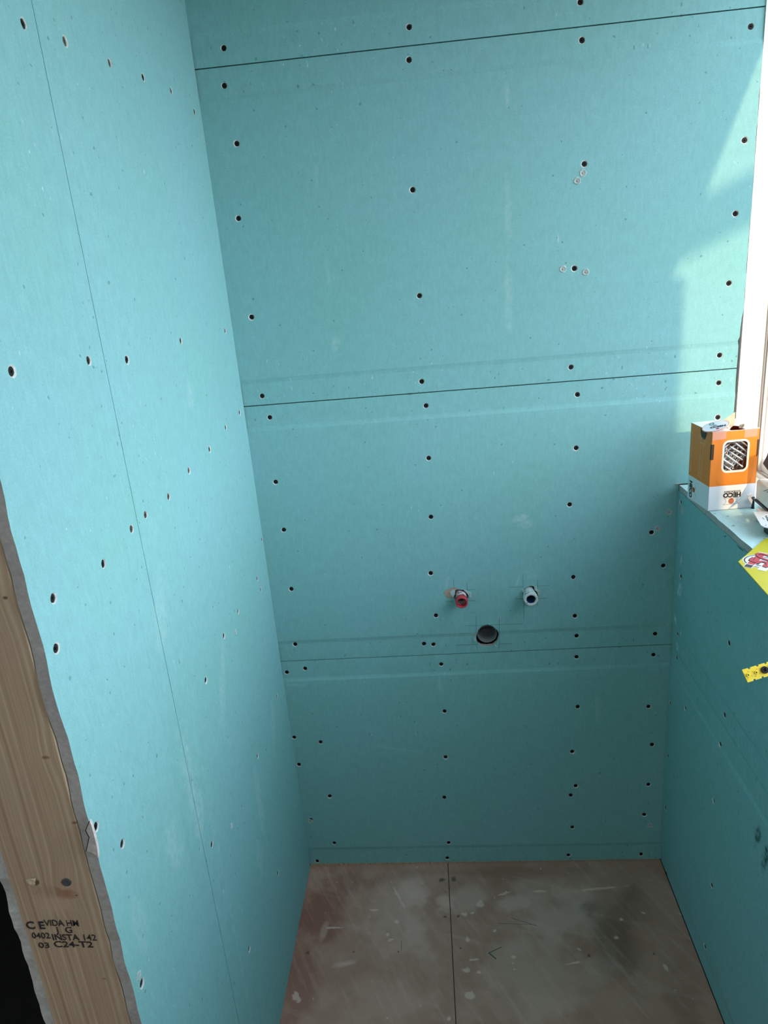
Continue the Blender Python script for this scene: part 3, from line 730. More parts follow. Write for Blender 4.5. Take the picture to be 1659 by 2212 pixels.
bm = bmesh.new(); box(bm, (-1.7, YE-.3, -.03), (-.03, .02, -.003)); tag(obj('floor_adjacent', bm, M_dark), kind='structure')  # near-black colour stands in for the unlit room next door
bm = bmesh.new(); box(bm, (-1.7, YR, CEIL), (1.15, .02, CEIL+.03)); tag(obj('ceiling', bm, M_paint), kind='structure')
# rear wall closed; a doorway is added in the unseen left wall for fill daylight
D0, D1, DH = -2.75, -2.25, 2.05
bm = bmesh.new(); box(bm, (-1.75, YR-.1, 0), (1.15, YR, CEIL)); tag(obj('wall_rear', bm, M_paint), kind='structure')
bm = bmesh.new(); box(bm, (-1.75, YR, 0), (-1.70, D0, CEIL)); box(bm, (-1.75, D1, 0), (-1.70, YE-.3, CEIL)); box(bm, (-1.75, D0, DH), (-1.70, D1, CEIL))
tag(obj('wall_far_left', bm, M_paint), kind='structure')
bm = bmesh.new(); box(bm, (-1.75, YE-.3, 0), (-1.70, .02, CEIL)); box(bm, (-1.7, -.02, 0), (-.13, .02, CEIL)); tag(obj('wall_adjacent', bm, M_dark), kind='structure')  # walls near-black too, the unlit room's shade put into their colour
portal('fill_doorway_portal', (-1.77, (D0+D1)/2, DH/2), (0, -PI/2, 0), DH, D1-D0)
bm = bmesh.new(); box(bm, (-12, -14, -.35), (14, 10, -.30)); tag(obj('ground', bm, M_ground), kind='structure')

# unseen fill lamp added behind the viewer to brighten boards and stud
def fill_mat():
    m, nt, b = newmat('added fill diffuser'); b.inputs['Base Color'].default_value = (.9, .9, .88, 1)
    b.inputs['Emission Color'].default_value = (.92, .95, .97, 1); b.inputs['Emission Strength'].default_value = FILL; return m
lt = tag(empty('fill_lamp', (.35, -2.45, CEIL-.001)), 'round white fill lamp added unseen behind the viewer', 'lamp')
bm = bmesh.new(); lathe(bm, [(.17, 0), (.175, -.03), (.165, -.045), (.155, -.045)], 40); o = obj('fill_lamp_rim', bm, M_white, None, True); o.parent = lt
bm = bmesh.new(); lathe(bm, [(.155, -.044), (.10, -.052), (0, -.055)], 40); fix(bm); o = obj('fill_lamp_diffuser', bm, fill_mat(), None, True); o.parent = lt

# unseen plank added outside so a bar of shadow crosses the sunlit patch
t0 = Vector((.887, 1, 0)).normalized(); c0 = Vector((1.19, -1.9, 2.33))
bm = bmesh.new(); L0, L1 = -.10, 1.6
Mx = frame_m(c0, t0, (-t0.y, t0.x, 0), (0, 0, 1)); box(bm, (L0, -.012, -.040), (L1, .012, .040), 0, Mx)
tag(obj('shadow_plank', bm, M_wood), 'unseen wooden plank added outside the window to shade the sun patch', 'plank')

# ------------------------------------------------------------------ pipe stubs
def tube(bm, ro, ri, y0, y1, cx, cz, prof=None, seg=36, mi=0, jit=0):
    """open tube from y0 (front) to y1, axis along y"""
    M = frame_m((cx, 0, cz), (1, 0, 0), (0, 0, 1), (0, -1, 0))
    lathe(bm, [(ro, -y1)]+(prof or [])+[(ro, -y0-.001), (ro-.0008, -y0), (ri+.0006, -y0), (ri, -y0-.0012), (ri, -y1)], seg, M, mi, jit)
rt_ = tag(empty('supply_pipe', (.4215, 0, .745)), 'short red plastic pipe stub smeared with plaster, poking out of the back wall', 'pipe')
PI_ = lambda o: Matrix.Translation(-Vector(o.location))
bm = bmesh.new(); tube(bm, .0120, .0104, -.0215, .060, .4215, .745, None, 36, 0, .01); o = obj('sleeve', bm, M_redsm, rt_, True); o.matrix_parent_inverse = PI_(rt_); o['label'] = 'plaster smeared rear length'
bm = bmesh.new(); tube(bm, .0131, .0097, -.0340, -.0215, .4215, .745); o = obj('pipe_end', bm, M_redp, rt_, True); o.matrix_parent_inverse = PI_(rt_)
bm = bmesh.new(); M = frame_m((.4215, 0, .745), (1, 0, 0), (0, 0, 1), (0, -1, 0)); lathe(bm, [(.0125, .0195), (.0136, .0202), (.0136, .0212), (.0125, .0219)], 36, M); o = obj('rubber_ring', bm, M_black, rt_, True); o.matrix_parent_inverse = PI_(rt_)
bm = bmesh.new(); lathe(bm, [(.0105, -.03), (0, -.03)], 24, M); o = obj('pipe_plug', bm, M_redp, rt_); o.matrix_parent_inverse = PI_(rt_)
wt = tag(empty('supply_pipe', (.569, 0, .745)), 'short pipe stub caked in white plaster, blue inside, poking out of the back wall', 'pipe')
bm = bmesh.new(); tube(bm, .0150, .0098, -.0350, .060, .569, .745, [(.0120, -.004), (.0135, .010), (.0146, .018), (.0152, .028)], 36, 0, .035)
o = obj('sleeve', bm, M_whsm, wt, True); o.matrix_parent_inverse = PI_(wt)
bm = bmesh.new(); tube(bm, .0097, .0086, -.0325, .055, .569, .745); M = frame_m((.569, 0, .745), (1, 0, 0), (0, 0, 1), (0, -1, 0)); lathe(bm, [(.0088, -.02), (0, -.02)], 24, M)
o = obj('inner_pipe', bm, M_bluep, wt, True); o.matrix_parent_inverse = PI_(wt); o['label'] = 'dark blue inner pipe'
pw = bp(1052, 1368.5, 1, .007)
dr = tag(empty('drain_pipe', (pw.x, 0, pw.z)), 'grey waste pipe recessed in a ragged round hole in the back wall', 'pipe')
bm = bmesh.new(); tube(bm, .0222, .0202, .0050, .075, pw.x, pw.z, None, 40, 0, .006)
o = obj('pipe_wall', bm, M_greyp, dr, True); o.matrix_parent_inverse = PI_(dr)
bm = bmesh.new(); M = frame_m((pw.x, 0, pw.z), (1, 0, 0), (0, 0, 1), (0, -1, 0)); lathe(bm, [(.0203, -.030), (.0195, -.045), (.015, -.060), (0, -.066)], 32, M)
o = obj('pipe_bend', bm, M_greyp, dr, True); o.matrix_parent_inverse = PI_(dr)
# carve room for the pipes in the framing slab behind the boards
bm = bmesh.new(); box(bm, (.37, .0, .60), (.62, .12, .80)); c = obj('cutter', bm, M_dark)
md = wall_back.modifiers.new('cut', 'BOOLEAN'); md.operation = 'DIFFERENCE'; md.solver = 'EXACT'; md.object = c
dg = bpy.context.evaluated_depsgraph_get(); me = bpy.data.meshes.new_from_object(wall_back.evaluated_get(dg)); wall_back.modifiers.clear(); wall_back.data = me; bpy.data.objects.remove(c)

# ------------------------------------------------------------------ carton of screws on the sill
BX, BY, BR, BW, BD, BH = .8725, -.1714, .0877, .0842, .086, .1468
ct = tag(empty('screw_carton', (BX, BY, SILL+.0006), BR), 'upside-down orange and white cardboard carton of screws, torn open on the sill', 'box')
band = .046      # white band height
tk = .0008
def cobj(name, bm, mats, parent=ct, smooth=False):
    o = obj(name, bm, mats, None, smooth); o.parent = parent; return o
bm = bmesh.new()
HB = BH-.001
def wallq(pts, mi, n):
    prism(bm, pts, Vector(n)*tk, mi)
# front wall (local y=0) orange part with window hole, white band below
wx0, wx1, wz0, wz1 = .0232, .0645, .0735, .1262
win_in = rounded(wx0, wz0, wx1, wz1, .0075)
for yy in (0, tk):
    holed(bm, [Vector(q) for q in ((0, yy, band), (BW, yy, band), (BW, yy, HB), (0, yy, HB))], [[Vector((x, yy, z)) for x, z in win_in]], 0)
for i in range(len(win_in)):
    p, q = win_in[i], win_in[(i+1) % len(win_in)]
    f = bm.faces.new([bm.verts.new(v) for v in ((p[0], 0, p[1]), (q[0], 0, q[1]), (q[0], tk, q[1]), (p[0], tk, p[1]))]); f.material_index = 2
wallq([(0, 0, 0), (BW, 0, 0), (BW, 0, band), (0, 0, band)], 1, (0, 1, 0))
wallq([(0, 0, 0), (0, BD, 0), (0, BD, band), (0, 0, band)], 1, (1, 0, 0)); wallq([(0, 0, band), (0, BD, band), (0, BD, HB), (0, 0, HB)], 0, (1, 0, 0))
wallq([(BW, 0, 0), (BW, BD, 0), (BW, BD, band), (BW, 0, band)], 1, (-1, 0, 0)); wallq([(BW, 0, band), (BW, BD, band), (BW, BD, HB), (BW, 0, HB)], 0, (-1, 0, 0))
wallq([(0, BD, 0), (BW, BD, 0), (BW, BD, band), (0, BD, band)], 1, (0, -1, 0)); wallq([(0, BD, band), (BW, BD, band), (BW, BD, HB), (0, BD, HB)], 0, (0, -1, 0))
wallq([(0, 0, 0), (BW, 0, 0), (BW, BD, 0), (0, BD, 0)], 1, (0, 0, 1))
bmesh.ops.remove_doubles(bm, verts=bm.verts[:], dist=1e-6)
body = cobj('carton_body', bm, [M_orange, M_cardw, M_kraft])
def onface(name, loops_or_pts, mat, face='front', off=.00025, parent=None, holes=None):
    bm = bmesh.new()
    def P(u, v, o_): return Vector((u, -o_, v)) if face == 'front' else Vector((-o_, u, v))
    if holes:
        holed(bm, [P(u, v, off) for u, v in loops_or_pts], [[P(u, v, off) for u, v in h] for h in holes])
    else:
        bm.faces.new([bm.verts.new(P(u, v, off)) for u, v in loops_or_pts])
    bmesh.ops.solidify(bm, geom=bm.faces[:], thickness=.0001); fix(bm)
    return cobj(name, bm, mat, parent or body)
bo = rounded(wx0-.0035, wz0-.0038, wx1+.0035, wz1+.0035, .0110)
o = onface('window_border', bo, M_ivory, holes=[win_in]); o['label'] = 'cream border round the window'
bm = bmesh.new(); bm.faces.new([bm.verts.new((x, .0012, z)) for x, z in rounded(wx0-.002, wz0-.002, wx1+.002, wz1+.002, .008)]); cobj('window_film', bm, M_film, body)
# perforation dots and pull tab outline
bm = bmesh.new()
def dot(u, v, r): bm.faces.new([bm.verts.new((u+r*math.cos(k), -.0003, v+r*math.sin(k))) for k in [2*PI*i/6 for i in range(6)]])
for k in range(19):
    v = .129-k*.0038; dot(.0145-(.002*k/19), v, .00045); dot(.0790+(.0015*k/19)-.0035*k/19, v, .00045)
pts = [(.0125, .056), (.0135, .051), (.018, .0482), (.03, .0475), (.062, .0475), (.071, .0485), (.0745, .052), (.075, .057)]
for a_, b_ in zip(pts, pts[1:]):
    d = Vector((b_[0]-a_[0], 0, b_[1]-a_[1])).normalized()*.0; nx, nz = (b_[1]-a_[1]), -(b_[0]-a_[0]); l = math.hypot(nx, nz); nx, nz = nx/l*.00018, nz/l*.00018
    bm.faces.new([bm.verts.new(q) for q in ((a_[0]-nx, -.0003, a_[1]-nz), (a_[0]+nx, -.0003, a_[1]+nz), (b_[0]+nx, -.0003, b_[1]+nz), (b_[0]-nx, -.0003, b_[1]-nz))])
cobj('perforation', bm, M_inkg, body)
# side slots
onface('slot', [(-.0001, .096), (.0046, .0965), (.0046, .1245), (-.0001, .124)], M_kraftdk, off=.0004)
onface('slot', [(BW-.0030, .095), (BW, .100), (BW, .127), (BW-.0035, .1265)], M_kraftdk, off=.0004)
onface('slot', [(.0, .096), (.0035, .096), (.0035, .124), (.0, .124)], M_kraftdk, 'left', off=.0003)
# printing, turned upside down as the carton stands on its head
def ftext(body_, size, u, v, mat, face='front', bold=0, sx=1.0, rot=PI, par=None):
    c, s = math.cos(rot), math.sin(rot)
    if face == 'front': M = frame_m((u, -.0004, v), (c, 0, s), (-s, 0, c), (0, -1, 0))
    else: M = frame_m((-.0004, u, v), (0, -c, s), (0, s, c), (-1, 0, 0))
    return text_obj('print_text', body_, size, M, mat, par or body, bold, 0, .0001, sx)
ftext('HECO', .0112, .0428, .0277, M_ink, bold=.0006, sx=1.05)
ftext('SCHRAUBEN', .0052, .0430, .0340, M_ink, bold=.00005, sx=1.0)
def disc(u, v, r, mat, face='front', off=.0004, n=24): return onface('logo_disc', [(u+r*math.cos(2*PI*k/n), v+r*math.sin(2*PI*k/n)) for k in range(n)], mat, face, off)
disc(.0420, .0158, .0052, M_inko)
onface('logo_line', [(.0368, .0168), (.0472, .0168), (.0472, .0174), (.0368, .0174)], M_cardw, off=.00055); onface('logo_line', [(.0368, .0140), (.0472, .0140), (.0472, .0146), (.0368, .0146)], M_cardw, off=.00055)
def stroke(pts, mat, w_=.00022, face='front', name='logo_line', off=.0004):
    bm = bmesh.new()
    for a_, b_ in zip(pts, pts[1:]):
        nx, nz = (b_[1]-a_[1]), -(b_[0]-a_[0]); l = math.hypot(nx, nz) or 1; nx, nz = nx/l*w_, nz/l*w_
        L = ((a_[0]-nx, a_[1]-nz), (a_[0]+nx, a_[1]+nz), (b_[0]+nx, b_[1]+nz), (b_[0]-nx, b_[1]-nz))
        bm.faces.new([bm.verts.new((u, -off, v) if face == 'front' else (-off, u, v)) for u, v in L])
    return cobj(name, bm, mat, body)
stroke([(.0275, .0215), (.0560, .0215)], M_slate); stroke([(.0270, .0098), (.0565, .0098)], M_slate)
stroke([(.0285, .0215), (.0315, .0190), (.0325, .0157), (.0315, .0124), (.0280, .0098)], M_slate); stroke([(.0550, .0215), (.0525, .0190), (.0515, .0157), (.0525, .0124), (.0555, .0098)], M_slate)
# left face: rotated logo, screw drawing, small line of text, thumb notch
ftext('HECO', .0150, .0735, .0205, M_ink, 'left', .0007, .80, -PI/2); disc(.0605, .0225, .0050, M_inko, 'left')
stroke([(.054, .006), (.052, .012), (.056, .022), (.052, .032), (.054, .039)], M_slate, face='left')
ftext('heco-schrauben.com', .0062, .0775, .092, M_inkl, 'left', .00005, 1.5, -PI/2)
for q in ([(.022, .125), (.050, .131), (.044, .118), (.028, .115), (.022, .125)], [(.031, .115), (.034, .062), (.034, .020+.03)], [(.041, .117), (.043, .066), (.043, .05)],
          [(.0265, .124), (.045, .1275), (.0405, .1195), (.029, .1185), (.0265, .124)]):
    stroke(q, M_inkl, .00035, 'left', 'screw_drawing')
for k in range(6): stroke([(.031, .088-k*.007), (.046, .091-k*.007)], M_inkl, .0003, 'left', 'screw_drawing')
onface('thumb_notch', [(.020+.013*math.cos(PI+PI*k/10)+.013, HB-.0006+.020*math.sin(PI+PI*k/10)) for k in range(11)], simple('grey board lining', (.20, .19, .15, 1), .8), 'left', .0003)
# top: closing flaps with a torn opening
bm = bmesh.new()
tear = [(.034, .003), (.047, .0008), (.060, .0022), (.0605, .012), (.064, .018), (.061, .026), (.057, .034), (.050, .037), (.044, .033), (.040, .036), (.036, .030), (.033, .022), (.036, .014), (.0335, .009)]
for zz_ in (HB, HB+tk): holed(bm, [Vector((x, y, zz_)) for x, y in ((0, 0), (BW, 0), (BW, BD), (0, BD))], [[Vector((x, y, zz_)) for x, y in tear]])
for loop in (tear, [(0, 0), (BW, 0), (BW, BD), (0, BD)]):
    for i in range(len(loop)):
        p, q = loop[i], loop[(i+1) % len(loop)]
        f = bm.faces.new([bm.verts.new(v) for v in ((p[0], p[1], HB), (q[0], q[1], HB), (q[0], q[1], HB+tk), (p[0], p[1], HB+tk))]); f.material_index = 1
bmesh.ops.remove_doubles(bm, verts=bm.verts[:], dist=1e-6); fix(bm)
cobj('top_flap', bm, [M_cardw, M_kraft]).__setitem__('label', 'white top flap with torn hole')
def flapmesh(name, pts, mats, thick=.0009, par=ct):
    bm = bmesh.new(); vs = [bm.verts.new(p) for p in pts]; bm.faces.new(vs)
    bmesh.ops.triangulate(bm, faces=bm.faces[:]); bmesh.ops.subdivide_edges(bm, edges=bm.edges[:], cuts=1)
    for v in bm.verts: v.co += mnoise.noise_vector(v.co*120)*.0010
    bmesh.ops.solidify(bm, geom=bm.faces[:], thickness=thick); fix(bm); return cobj(name, bm, mats, par)
o = flapmesh('torn_flap', [(.030, .030, HB+.001), (.036, .036, HB+.013), (.062, .050, HB+.022), (.056, .036, HB+.006), (.050, .030, HB+.001), (.044, .027, HB-.002), (.036, .024, HB-.001)], M_kraft); o['label'] = 'raised flap of torn brown cardboard'
flapmesh('torn_flap', [(.058, .010, HB+.0005), (.063, .014, HB+.004), (.067, .022, HB+.006), (.061, .028, HB+.003), (.057, .020, HB-.001)], M_kraft)
flapmesh('torn_flap', [(.030, .004, HB+.001), (.034, .010, HB+.003), (.033, .020, HB+.004), (.038, .030, HB+.003), (.033, .026, HB+.001), (.028, .014, HB+.001)], M_ivory)
# round label leaning up on the left of the hole
lc = Vector((.0135, .018, HB+.0065)); ez_ = Vector((-.33, -.10, .94)).normalized(); exl = Vector((.86, -.42, .25)); exl = (exl-ez_*exl.dot(ez_)).normalized(); eyl = ez_.cross(exl)
ML = frame_m(lc, exl, eyl, ez_)
bm = bmesh.new(); lathe(bm, [(0, 0), (.0225, 0), (.0225, .0008), (0, .0008)], 28, ML @ Matrix.Diagonal((1, .85, 1, 1)))
lab = cobj('round_label', bm, M_cardw); lab['label'] = 'white oval label with print, peeling up'
bm = bmesh.new(); lathe(bm, [(.0215, .0010), (.0227, .0010), (.0227, -.0010), (.0215, -.0010)], 28, ML @ Matrix.Diagonal((1, .85, 1, 1))); cobj('label_rim', bm, simple('pale salmon', (.85, .42, .33, 1), .5), lab)
text_obj('print_text', 'HECO', .0085, ML @ Matrix.Translation((.004, -.004, .0010)) @ Matrix.Rotation(PI-.15, 4, 'Z'), M_ink, lab, .0004, 0, .0001, 1.1)
bm = bmesh.new(); lathe(bm, [(0, 0), (.0028, 0), (.0028, .0002), (0, .0002)], 16, ML @ Matrix.Translation((.003, -.0118, .0009))); cobj('logo_disc', bm, M_red, lab)
bm = bmesh.new(); lathe(bm, [(.0026, 0), (.0045, 0), (.0045, .0002), (.0026, .0002)], 16, ML @ Matrix.Translation((-.006, .0110, .0009))); cobj('logo_disc', bm, M_teal, lab)
text_obj('print_text', '10x', .0045, ML @ Matrix.Translation((-.001, .0035, .0010)) @ Matrix.Rotation(PI-.15, 4, 'Z'), M_slate, lab, .0001, 0, .0001, 1.1)
# clear tape over the top edge
for x0, x1 in ((.0005, .0245), (.0570, .0800)):
    bm = bmesh.new()
    vs = [(x0, -.0005, HB-.0140), (x1, -.0005, HB-.0130), (x1, -.0006, HB+.0012), (x0, -.0006, HB+.0012)]; bm.faces.new([bm.verts.new(v) for v in vs])
    vs = [(x0, -.0006, HB+.0012), (x1, -.0006, HB+.0012), (x1, .012, HB+.0012), (x0, .012, HB+.0012)]; bm.faces.new([bm.verts.new(v) for v in vs])
    cobj('tape', bm, M_tape)

# silver screws inside, seen through the window
def long_screw():
    bm = bmesh.new(); pr = [(0, 0), (.0038, 0), (.0041, .0005), (.0024, .0035), (.0016, .0045), (.0016, .012)]
    z = .012
    while z < .040: pr += [(.00150, z), (.00245, z+.0011), (.0015, z+.0022)]; z += .0024
    pr += [(.0012, .041), (0, .045)]
    lathe(bm, pr, 10); fix(bm); me = bpy.data.meshes.new('wood_screw'); bm.to_mesh(me); bm.free(); me.materials.append(M_steel)
    for p in me.polygons: p.use_smooth = True
    return me
LS = long_screw()
rnd = random.Random(5); MB = Matrix.Translation((BX, BY, SILL+.0006)) @ Matrix.Rotation(BR, 4, 'Z')
for layer, (yy, ang) in enumerate(((.0068, -36), (.0152, 38), (.0236, 80), (.0320, -12), (.0404, 40))):
    for k in range(8):
        u = math.radians(ang); d = Vector((math.cos(u), 0, math.sin(u))); nrm = Vector((-d.z, 0, d.x))
        c = Vector(((wx0+wx1)/2, yy, (wz0+wz1)/2-.004)) + nrm*((k-3.5)*.0085) + d*rnd.uniform(-.008, .008)
        a_ = rnd.uniform(-.05, .05); d2 = Matrix.Rotation(a_, 3, 'Y') @ d
        if rnd.random() < .5: d2 = -d2
        st = c - d2*.0225
        en = st + d2*.045
        if min(st.x, en.x) < .006 or max(st.x, en.x) > BW-.006 or min(st.z, en.z) < .004 or max(st.z, en.z) > HB-.006: 
            c = c - nrm*0; cl = Vector((min(max(c.x, .030), .054), c.y, min(max(c.z, .03), .118)))
            st = cl - d2*.0225
            if abs(k-3.5) > 3: continue
        q = (MB.to_3x3() @ d2).to_track_quat('Z', 'Y')
        s = bpy.data.objects.new('wood_screw', LS); COL.objects.link(s)
        s.matrix_world = Matrix.Translation(MB @ st) @ q.to_matrix().to_4x4()
        tag(s, 'shiny silver screw heaped behind the clear window of the orange carton', 'screw', 'silver screws inside the carton')

# ------------------------------------------------------------------ power tool lying on the sill (jigsaw)
tool = tag(empty('jigsaw', (.96, -.26, SILL)), 'cream power saw with black trim and holed metal base plate, lying on the sill', 'power tool')
TI = Matrix.Translation((-.96, .26, -SILL))
def tobj(name, bm, m, smooth=False, par=None):
    o = obj(name, bm, m, None, smooth); o.parent = par or tool
    o.matrix_parent_inverse = TI if par is None else Matrix(); return o
z1 = SILL+.0245
A_ = [bp(1630, 1078, 2, z1), bp(1645, 1090, 2, z1), bp(1662, 1106, 2, z1)]
f0, f1 = A_[0], A_[2]; dirf = (f1-f0).normalized(); nf = Vector((-dirf.y, dirf.x, 0)); nf = nf if nf.x > 0 else -nf
def FP(s, t): return f0 + dirf*s + nf*t
outl = [FP(-.004, .006), FP(.002, .0), FP(.03, .0), FP(.06, .0), FP(.085, .004), FP(.088, .02), FP(.07, .034), FP(.03, .036), FP(.006, .030), FP(-.004, .018)]
bm = bmesh.new(); prism(bm, outl, (0, 0, .0045)); fix(bm)
for v in bm.verts: v.co.z += -.0035
tobj('base_trim', bm, M_black)['label'] = 'black rubber trim strip'
bm = bmesh.new(); a, b = prism(bm, [p+Vector((0, 0, .001)) for p in outl], (0, 0, .036)); fix(bm)
bevel(bm, .012, 5); tobj('housing', bm, M_cream, True)
bm = bmesh.new()
for (u, v, u2, v2) in ((1650, 1062, 1659, 1059), (1657, 1064, 1668, 1062)):
    p, q = bp(u, v, 2, z1+.034), bp(u2, v2, 2, z1+.034); prism(bm, [p, q, q+Vector((0, .0016, 0)), p+Vector((0, .0016, 0))], (0, 0, .0014))
fix(bm); tobj('vent_slots', bm, M_slate)
# guide roller at the nose
n0 = bp(1627, 1085, 2, SILL+.012)
bm = bmesh.new(); M = frame_m((n0.x, n0.y, SILL+.0005), (1, 0, 0), (0, 1, 0), (0, 0, 1)); lathe(bm, [(0, 0), (.0030, 0), (.0024, .004), (.0022, .016), (.0024, .0215), (0, .0215)], 16, M); tobj('guide_pin', bm, M_black, True)
bm = bmesh.new(); M = frame_m((n0.x-.001, n0.y, SILL+.0150), (1, 0, 0), (0, 1, 0), (0, 0, 1)); lathe(bm, [(0, 0), (.0034, 0), (.0042, .002), (.0038, .005), (.002, .0065), (0, .0065)], 16, M); tobj('roller', bm, M_slate, True)
bm = bmesh.new(); q0 = bp(1619, 1078, 2, SILL+.016)
prism(bm, [bp(u, v, 2, SILL+.031) for u, v in ((1613, 1070.5), (1618.5, 1069), (1621.5, 1065.5), (1625, 1069), (1621, 1075), (1625.5, 1082), (1624, 1090), (1616, 1078.5), (1617, 1073))], (0, 0, .0016)); fix(bm); tobj('blade_guard', bm, M_white)
# base plate standing clear of the sill, with holes
zp = SILL+.0245
oc = [bp(u, v, 2, zp) for u, v in ((1627.3, 1105.7), (1664, 1104.5), (1676, 1122), (1672, 1140), (1659, 1139.5), (1650.5, 1138), (1644.2, 1134.6))]
def ploop(u, v, ru, rv, n=12): return [bp(u+ru*math.cos(2*PI*k/n), v+rv*math.sin(2*PI*k/n), 2, zp) for k in range(n)]
hs = [ploop(1636.8, 1107.3, 2.6, .7), ploop(1653.8, 1134.3, 2.8, 1.1), [bp(u, v, 2, zp) for u, v in ((1645, 1117), (1647.5, 1117), (1652.5, 1122.5), (1651, 1123.5), (1648, 1121))],
      [bp(u, v, 2, zp) for u, v in ((1651, 1112), (1662, 1111), (1664, 1124), (1659, 1127), (1655.5, 1122))]]
bm = bmesh.new(); holed(bm, oc, hs); bmesh.ops.recalc_face_normals(bm, faces=bm.faces[:]); bmesh.ops.solidify(bm, geom=bm.faces[:], thickness=.0014); fix(bm)
tobj('base_plate', bm, M_plate)['label'] = 'shiny metal base plate with holes'
k0 = bp(1651, 1146, 2, SILL+.004)
bm = bmesh.new(); box(bm, (k0.x, k0.y-.030, SILL+.0004), (k0.x+.05, k0.y+.004, zp-.0018)); bevel(bm, .002, 2); tobj('foot_block', bm, M_black)
bm = bmesh.new(); box(bm, (k0.x+.01, k0.y+.006, SILL+.0004), (k0.x+.045, k0.y+.06, zp-.0018)); bevel(bm, .002, 2); tobj('foot_block', bm, M_steel)
# rear handle, dark, rising beside the window
pz = 1.03
hp = [bp(u, v, 0, .957) for u, v in ((1659, 972.6), (1656, 983.5), (1646.8, 1001.4), (1659, 1018), (1690, 1050), (1700, 960))]
bm = bmesh.new(); prism(bm, hp, (.028, 0, 0)); fix(bm); bevel(bm, .0015, 2); hd = tobj('handle', bm, M_slate)
bm = bmesh.new(); box(bm, (.966, -.245, SILL+.05), (.982, -.205, 1.05)); bevel(bm, .002, 1); tobj('handle_neck', bm, M_slate)
hd = hd; hd['label'] = 'dark grey rubber handle'

# ------------------------------------------------------------------ yellow card overhanging the sill
zc = SILL+.0008
A, B, C_ = bp(1594, 1215, 2, zc), bp(1652, 1165, 2, zc), bp(1663, 1293, 2, zc)
B2 = Vector((.952, -.322, zc)); B3 = Vector((.968, -.36, zc)); C2 = Vector((.960, C_.y-.02, zc))
bm = bmesh.new(); prism(bm, [A, C_, C2, B3, B2, B], (0, 0, .0016)); fix(bm); bevel(bm, .0006, 1)
card = tag(obj('yellow_packet', bm, M_yellow), 'yellow card packet with red emblem reading 50, overhanging the sill edge', 'packet')
ex = (B-A).normalized(); ey = Vector((-ex.y, ex.x, 0)); Lc = bp(1647, 1213, 2, zc+.0017)
MC = frame_m(Lc, ex, ey, (0, 0, 1))
def cdisc(name, prof, mat, dx=0, dy=0, h=0, sc=(1, 1), shear=0):
    bm = bmesh.new(); Ms = MC @ Matrix.Translation((dx, dy, h)) @ Matrix(((1, shear, 0, 0), (0, 1, 0, 0), (0, 0, 1, 0), (0, 0, 0, 1))) @ Matrix.Diagonal((sc[0], sc[1], 1, 1))
    lathe(bm, prof, 36, Ms); return obj(name, bm, mat, card)
def cpoly(name, pts, mat, h=0):
    bm = bmesh.new(); prism(bm, [MC @ Vector((x, y, h)) for x, y in pts], (0, 0, .0001)); fix(bm); return obj(name, bm, mat, card)
cdisc('emblem', [(0, 0), (.0270, 0), (.0270, .0001), (0, .0001)], M_cardw)
cdisc('emblem', [(.0235, .0001), (.0255, .0001), (.0255, .0002), (.0235, .0002)], M_navy)
cdisc('emblem', [(.0165, .0001), (.0190, .0001), (.0190, .0002), (.0165, .0002)], M_navy)
cpoly('emblem', [(-.034, .004), (.034, .004), (.034, .016), (-.034, .016)], M_cardw, .0002)
cpoly('emblem', [(-.034, -.016), (.034, -.016), (.034, -.004), (-.034, -.004)], M_cardw, .00021)
cpoly('emblem', [(-.020, .005), (.032, .005), (.032, .015), (-.020, .015)], M_red, .0003); cpoly('emblem', [(-.033, .005), (-.022, .005), (-.022, .015), (-.033, .015)], M_navy, .0003)
cpoly('emblem', [(-.018, -.015), (.020, -.015), (.020, -.005), (-.018, -.005)], M_red, .0003); cpoly('emblem', [(.022, -.015), (.033, -.015), (.033, -.005), (.022, -.005)], M_navy, .0003)
text_obj('emblem', '50', .044, MC @ Matrix.Translation((0, 0, .0006)), M_navy, card, .0009, .35, .0001, 1.1)
text_obj('emblem', '50', .044, MC @ Matrix.Translation((0, 0, .0009)), M_red, card, -.0002, .35, .0001, 1.1)

# ------------------------------------------------------------------ yellow strip of collated drywall screws
def at_depth(u, v, dep): return CAM + (FWD*FPX + RT*(u-CX) - UP*(v-CY))*(dep/FPX)
S0, S1 = at_depth(1615.5, 1458.5, .86), at_depth(1651.0, 1447.5, .86)
ds = (S1-S0).normalized(); view = (CAM-S0).normalized(); wdir = ds.cross(view).normalized(); 
if wdir.z < 0: wdir = -wdir
nrm = ds.cross(wdir).normalized()
if nrm.dot(view) < 0: nrm = -nrm
strip = tag(empty('screw_strip', S0), 'yellow plastic strip of collated black screws, jutting in at right below the sill', 'screw strip')
pitch = (S1-S0).length/2.0; hw = .0078
bm = bmesh.new(); nlen = 13
Pc = []
def SP(s, w_):   # strip centre line bends up and out to the sill further along
    k = max(0, s-3.2)
    return S0 + ds*(s*pitch) + Vector((0, 0, -.0016*k*k*.0)) + wdir*w_
outline = []
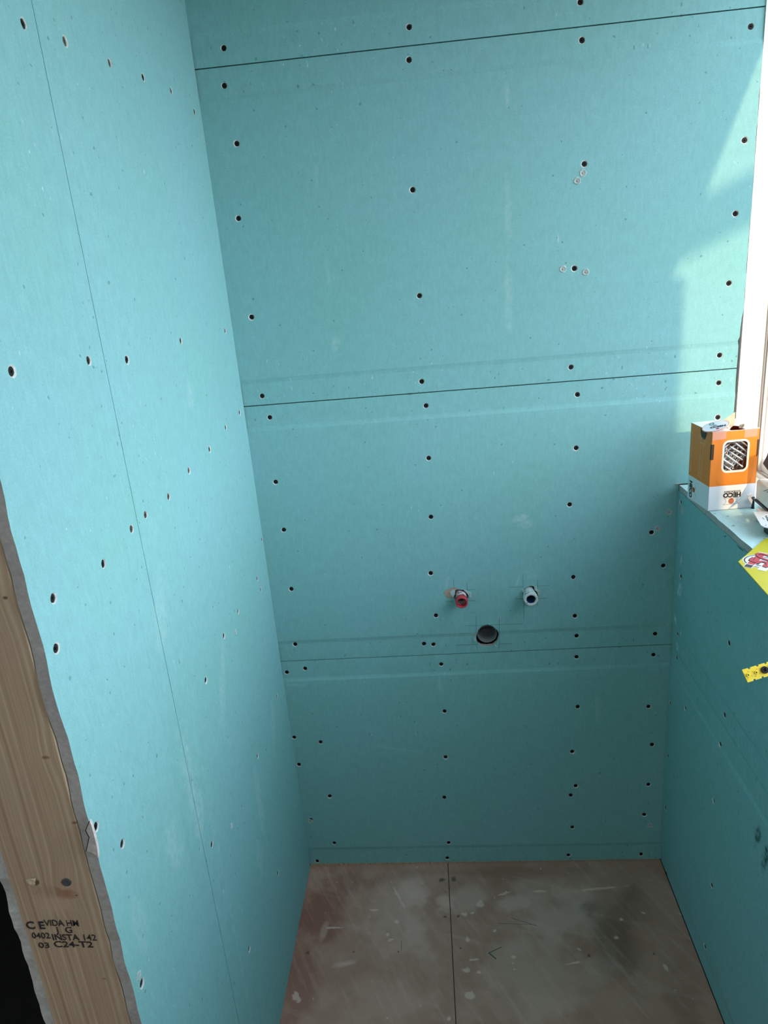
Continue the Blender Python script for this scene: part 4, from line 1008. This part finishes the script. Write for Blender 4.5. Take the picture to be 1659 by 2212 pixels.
for k in range(nlen):
    outline += [(k-.36, hw), (k+.33, hw), (k+.39, hw-.0016), (k+.58, hw-.0016)]
top_ = outline; bot_ = [(x, -y) for x, y in outline][::-1]
loop = [SP(x, y) for x, y in top_+bot_]
holes = []
for k in range(nlen): holes.append([SP(k+.105*math.cos(2*PI*i/10), 0)+wdir*(.105*pitch*math.sin(2*PI*i/10)) for i in range(10)] if k in (0, 1) else None)
holed(bm, loop, [h for h in holes if h]); bmesh.ops.recalc_face_normals(bm, faces=bm.faces[:]); bmesh.ops.solidify(bm, geom=bm.faces[:], thickness=.0013); fix(bm)
sI = Matrix.Translation(-S0)
o = obj('plastic_band', bm, M_yplast, None); o.parent = strip; o.matrix_parent_inverse = sI
band_o = o
for k in (0, 1):
    bm = bmesh.new(); M = frame_m(SP(k, 0), ds, wdir, nrm); lathe(bm, [(.105*pitch, .0), (.105*pitch, .0012), (.20*pitch, .0012), (.22*pitch, 0)], 16, M); o = obj('collar', bm, M_yplast, None, True); o.parent = strip; o.matrix_parent_inverse = sI
bm = bmesh.new()
for k in (0, 1):
    for a_ in (.7, 2.3, 3.9, 5.5):
        M = frame_m(SP(k, 0)+ds*(.0042*math.cos(a_+.3))+wdir*(.0042*math.sin(a_+.3))+nrm*.0008, ds, wdir, nrm); lathe(bm, [(0, .0001), (.0005, 0)], 6, M)
o = obj('vent_dots', bm, M_inkg, None); o.parent = strip; o.matrix_parent_inverse = sI
for k in range(2, 9):
    M = frame_m(SP(k, 0)+nrm*.0022, ds, wdir, nrm) @ Matrix.Rotation(.5*k, 4, 'Z')
    s = bpy.data.objects.new('strip_screw', SCREW.copy()); COL.objects.link(s); s.parent = strip; s.matrix_parent_inverse = sI
    s.matrix_basis = M @ Matrix.Diagonal((1.0, 1.0, 1, 1))
    bm = bmesh.new(); lathe(bm, [(.0016, -.010), (.0017, -.028), (0, -.034)], 10, M); o = obj('screw_shank', bm, M_screw, None, True); o.parent = s; o.matrix_parent_inverse = M.inverted() @ Matrix()

# small things near the carton: a black screw head standing proud of the back boards is part of the wall
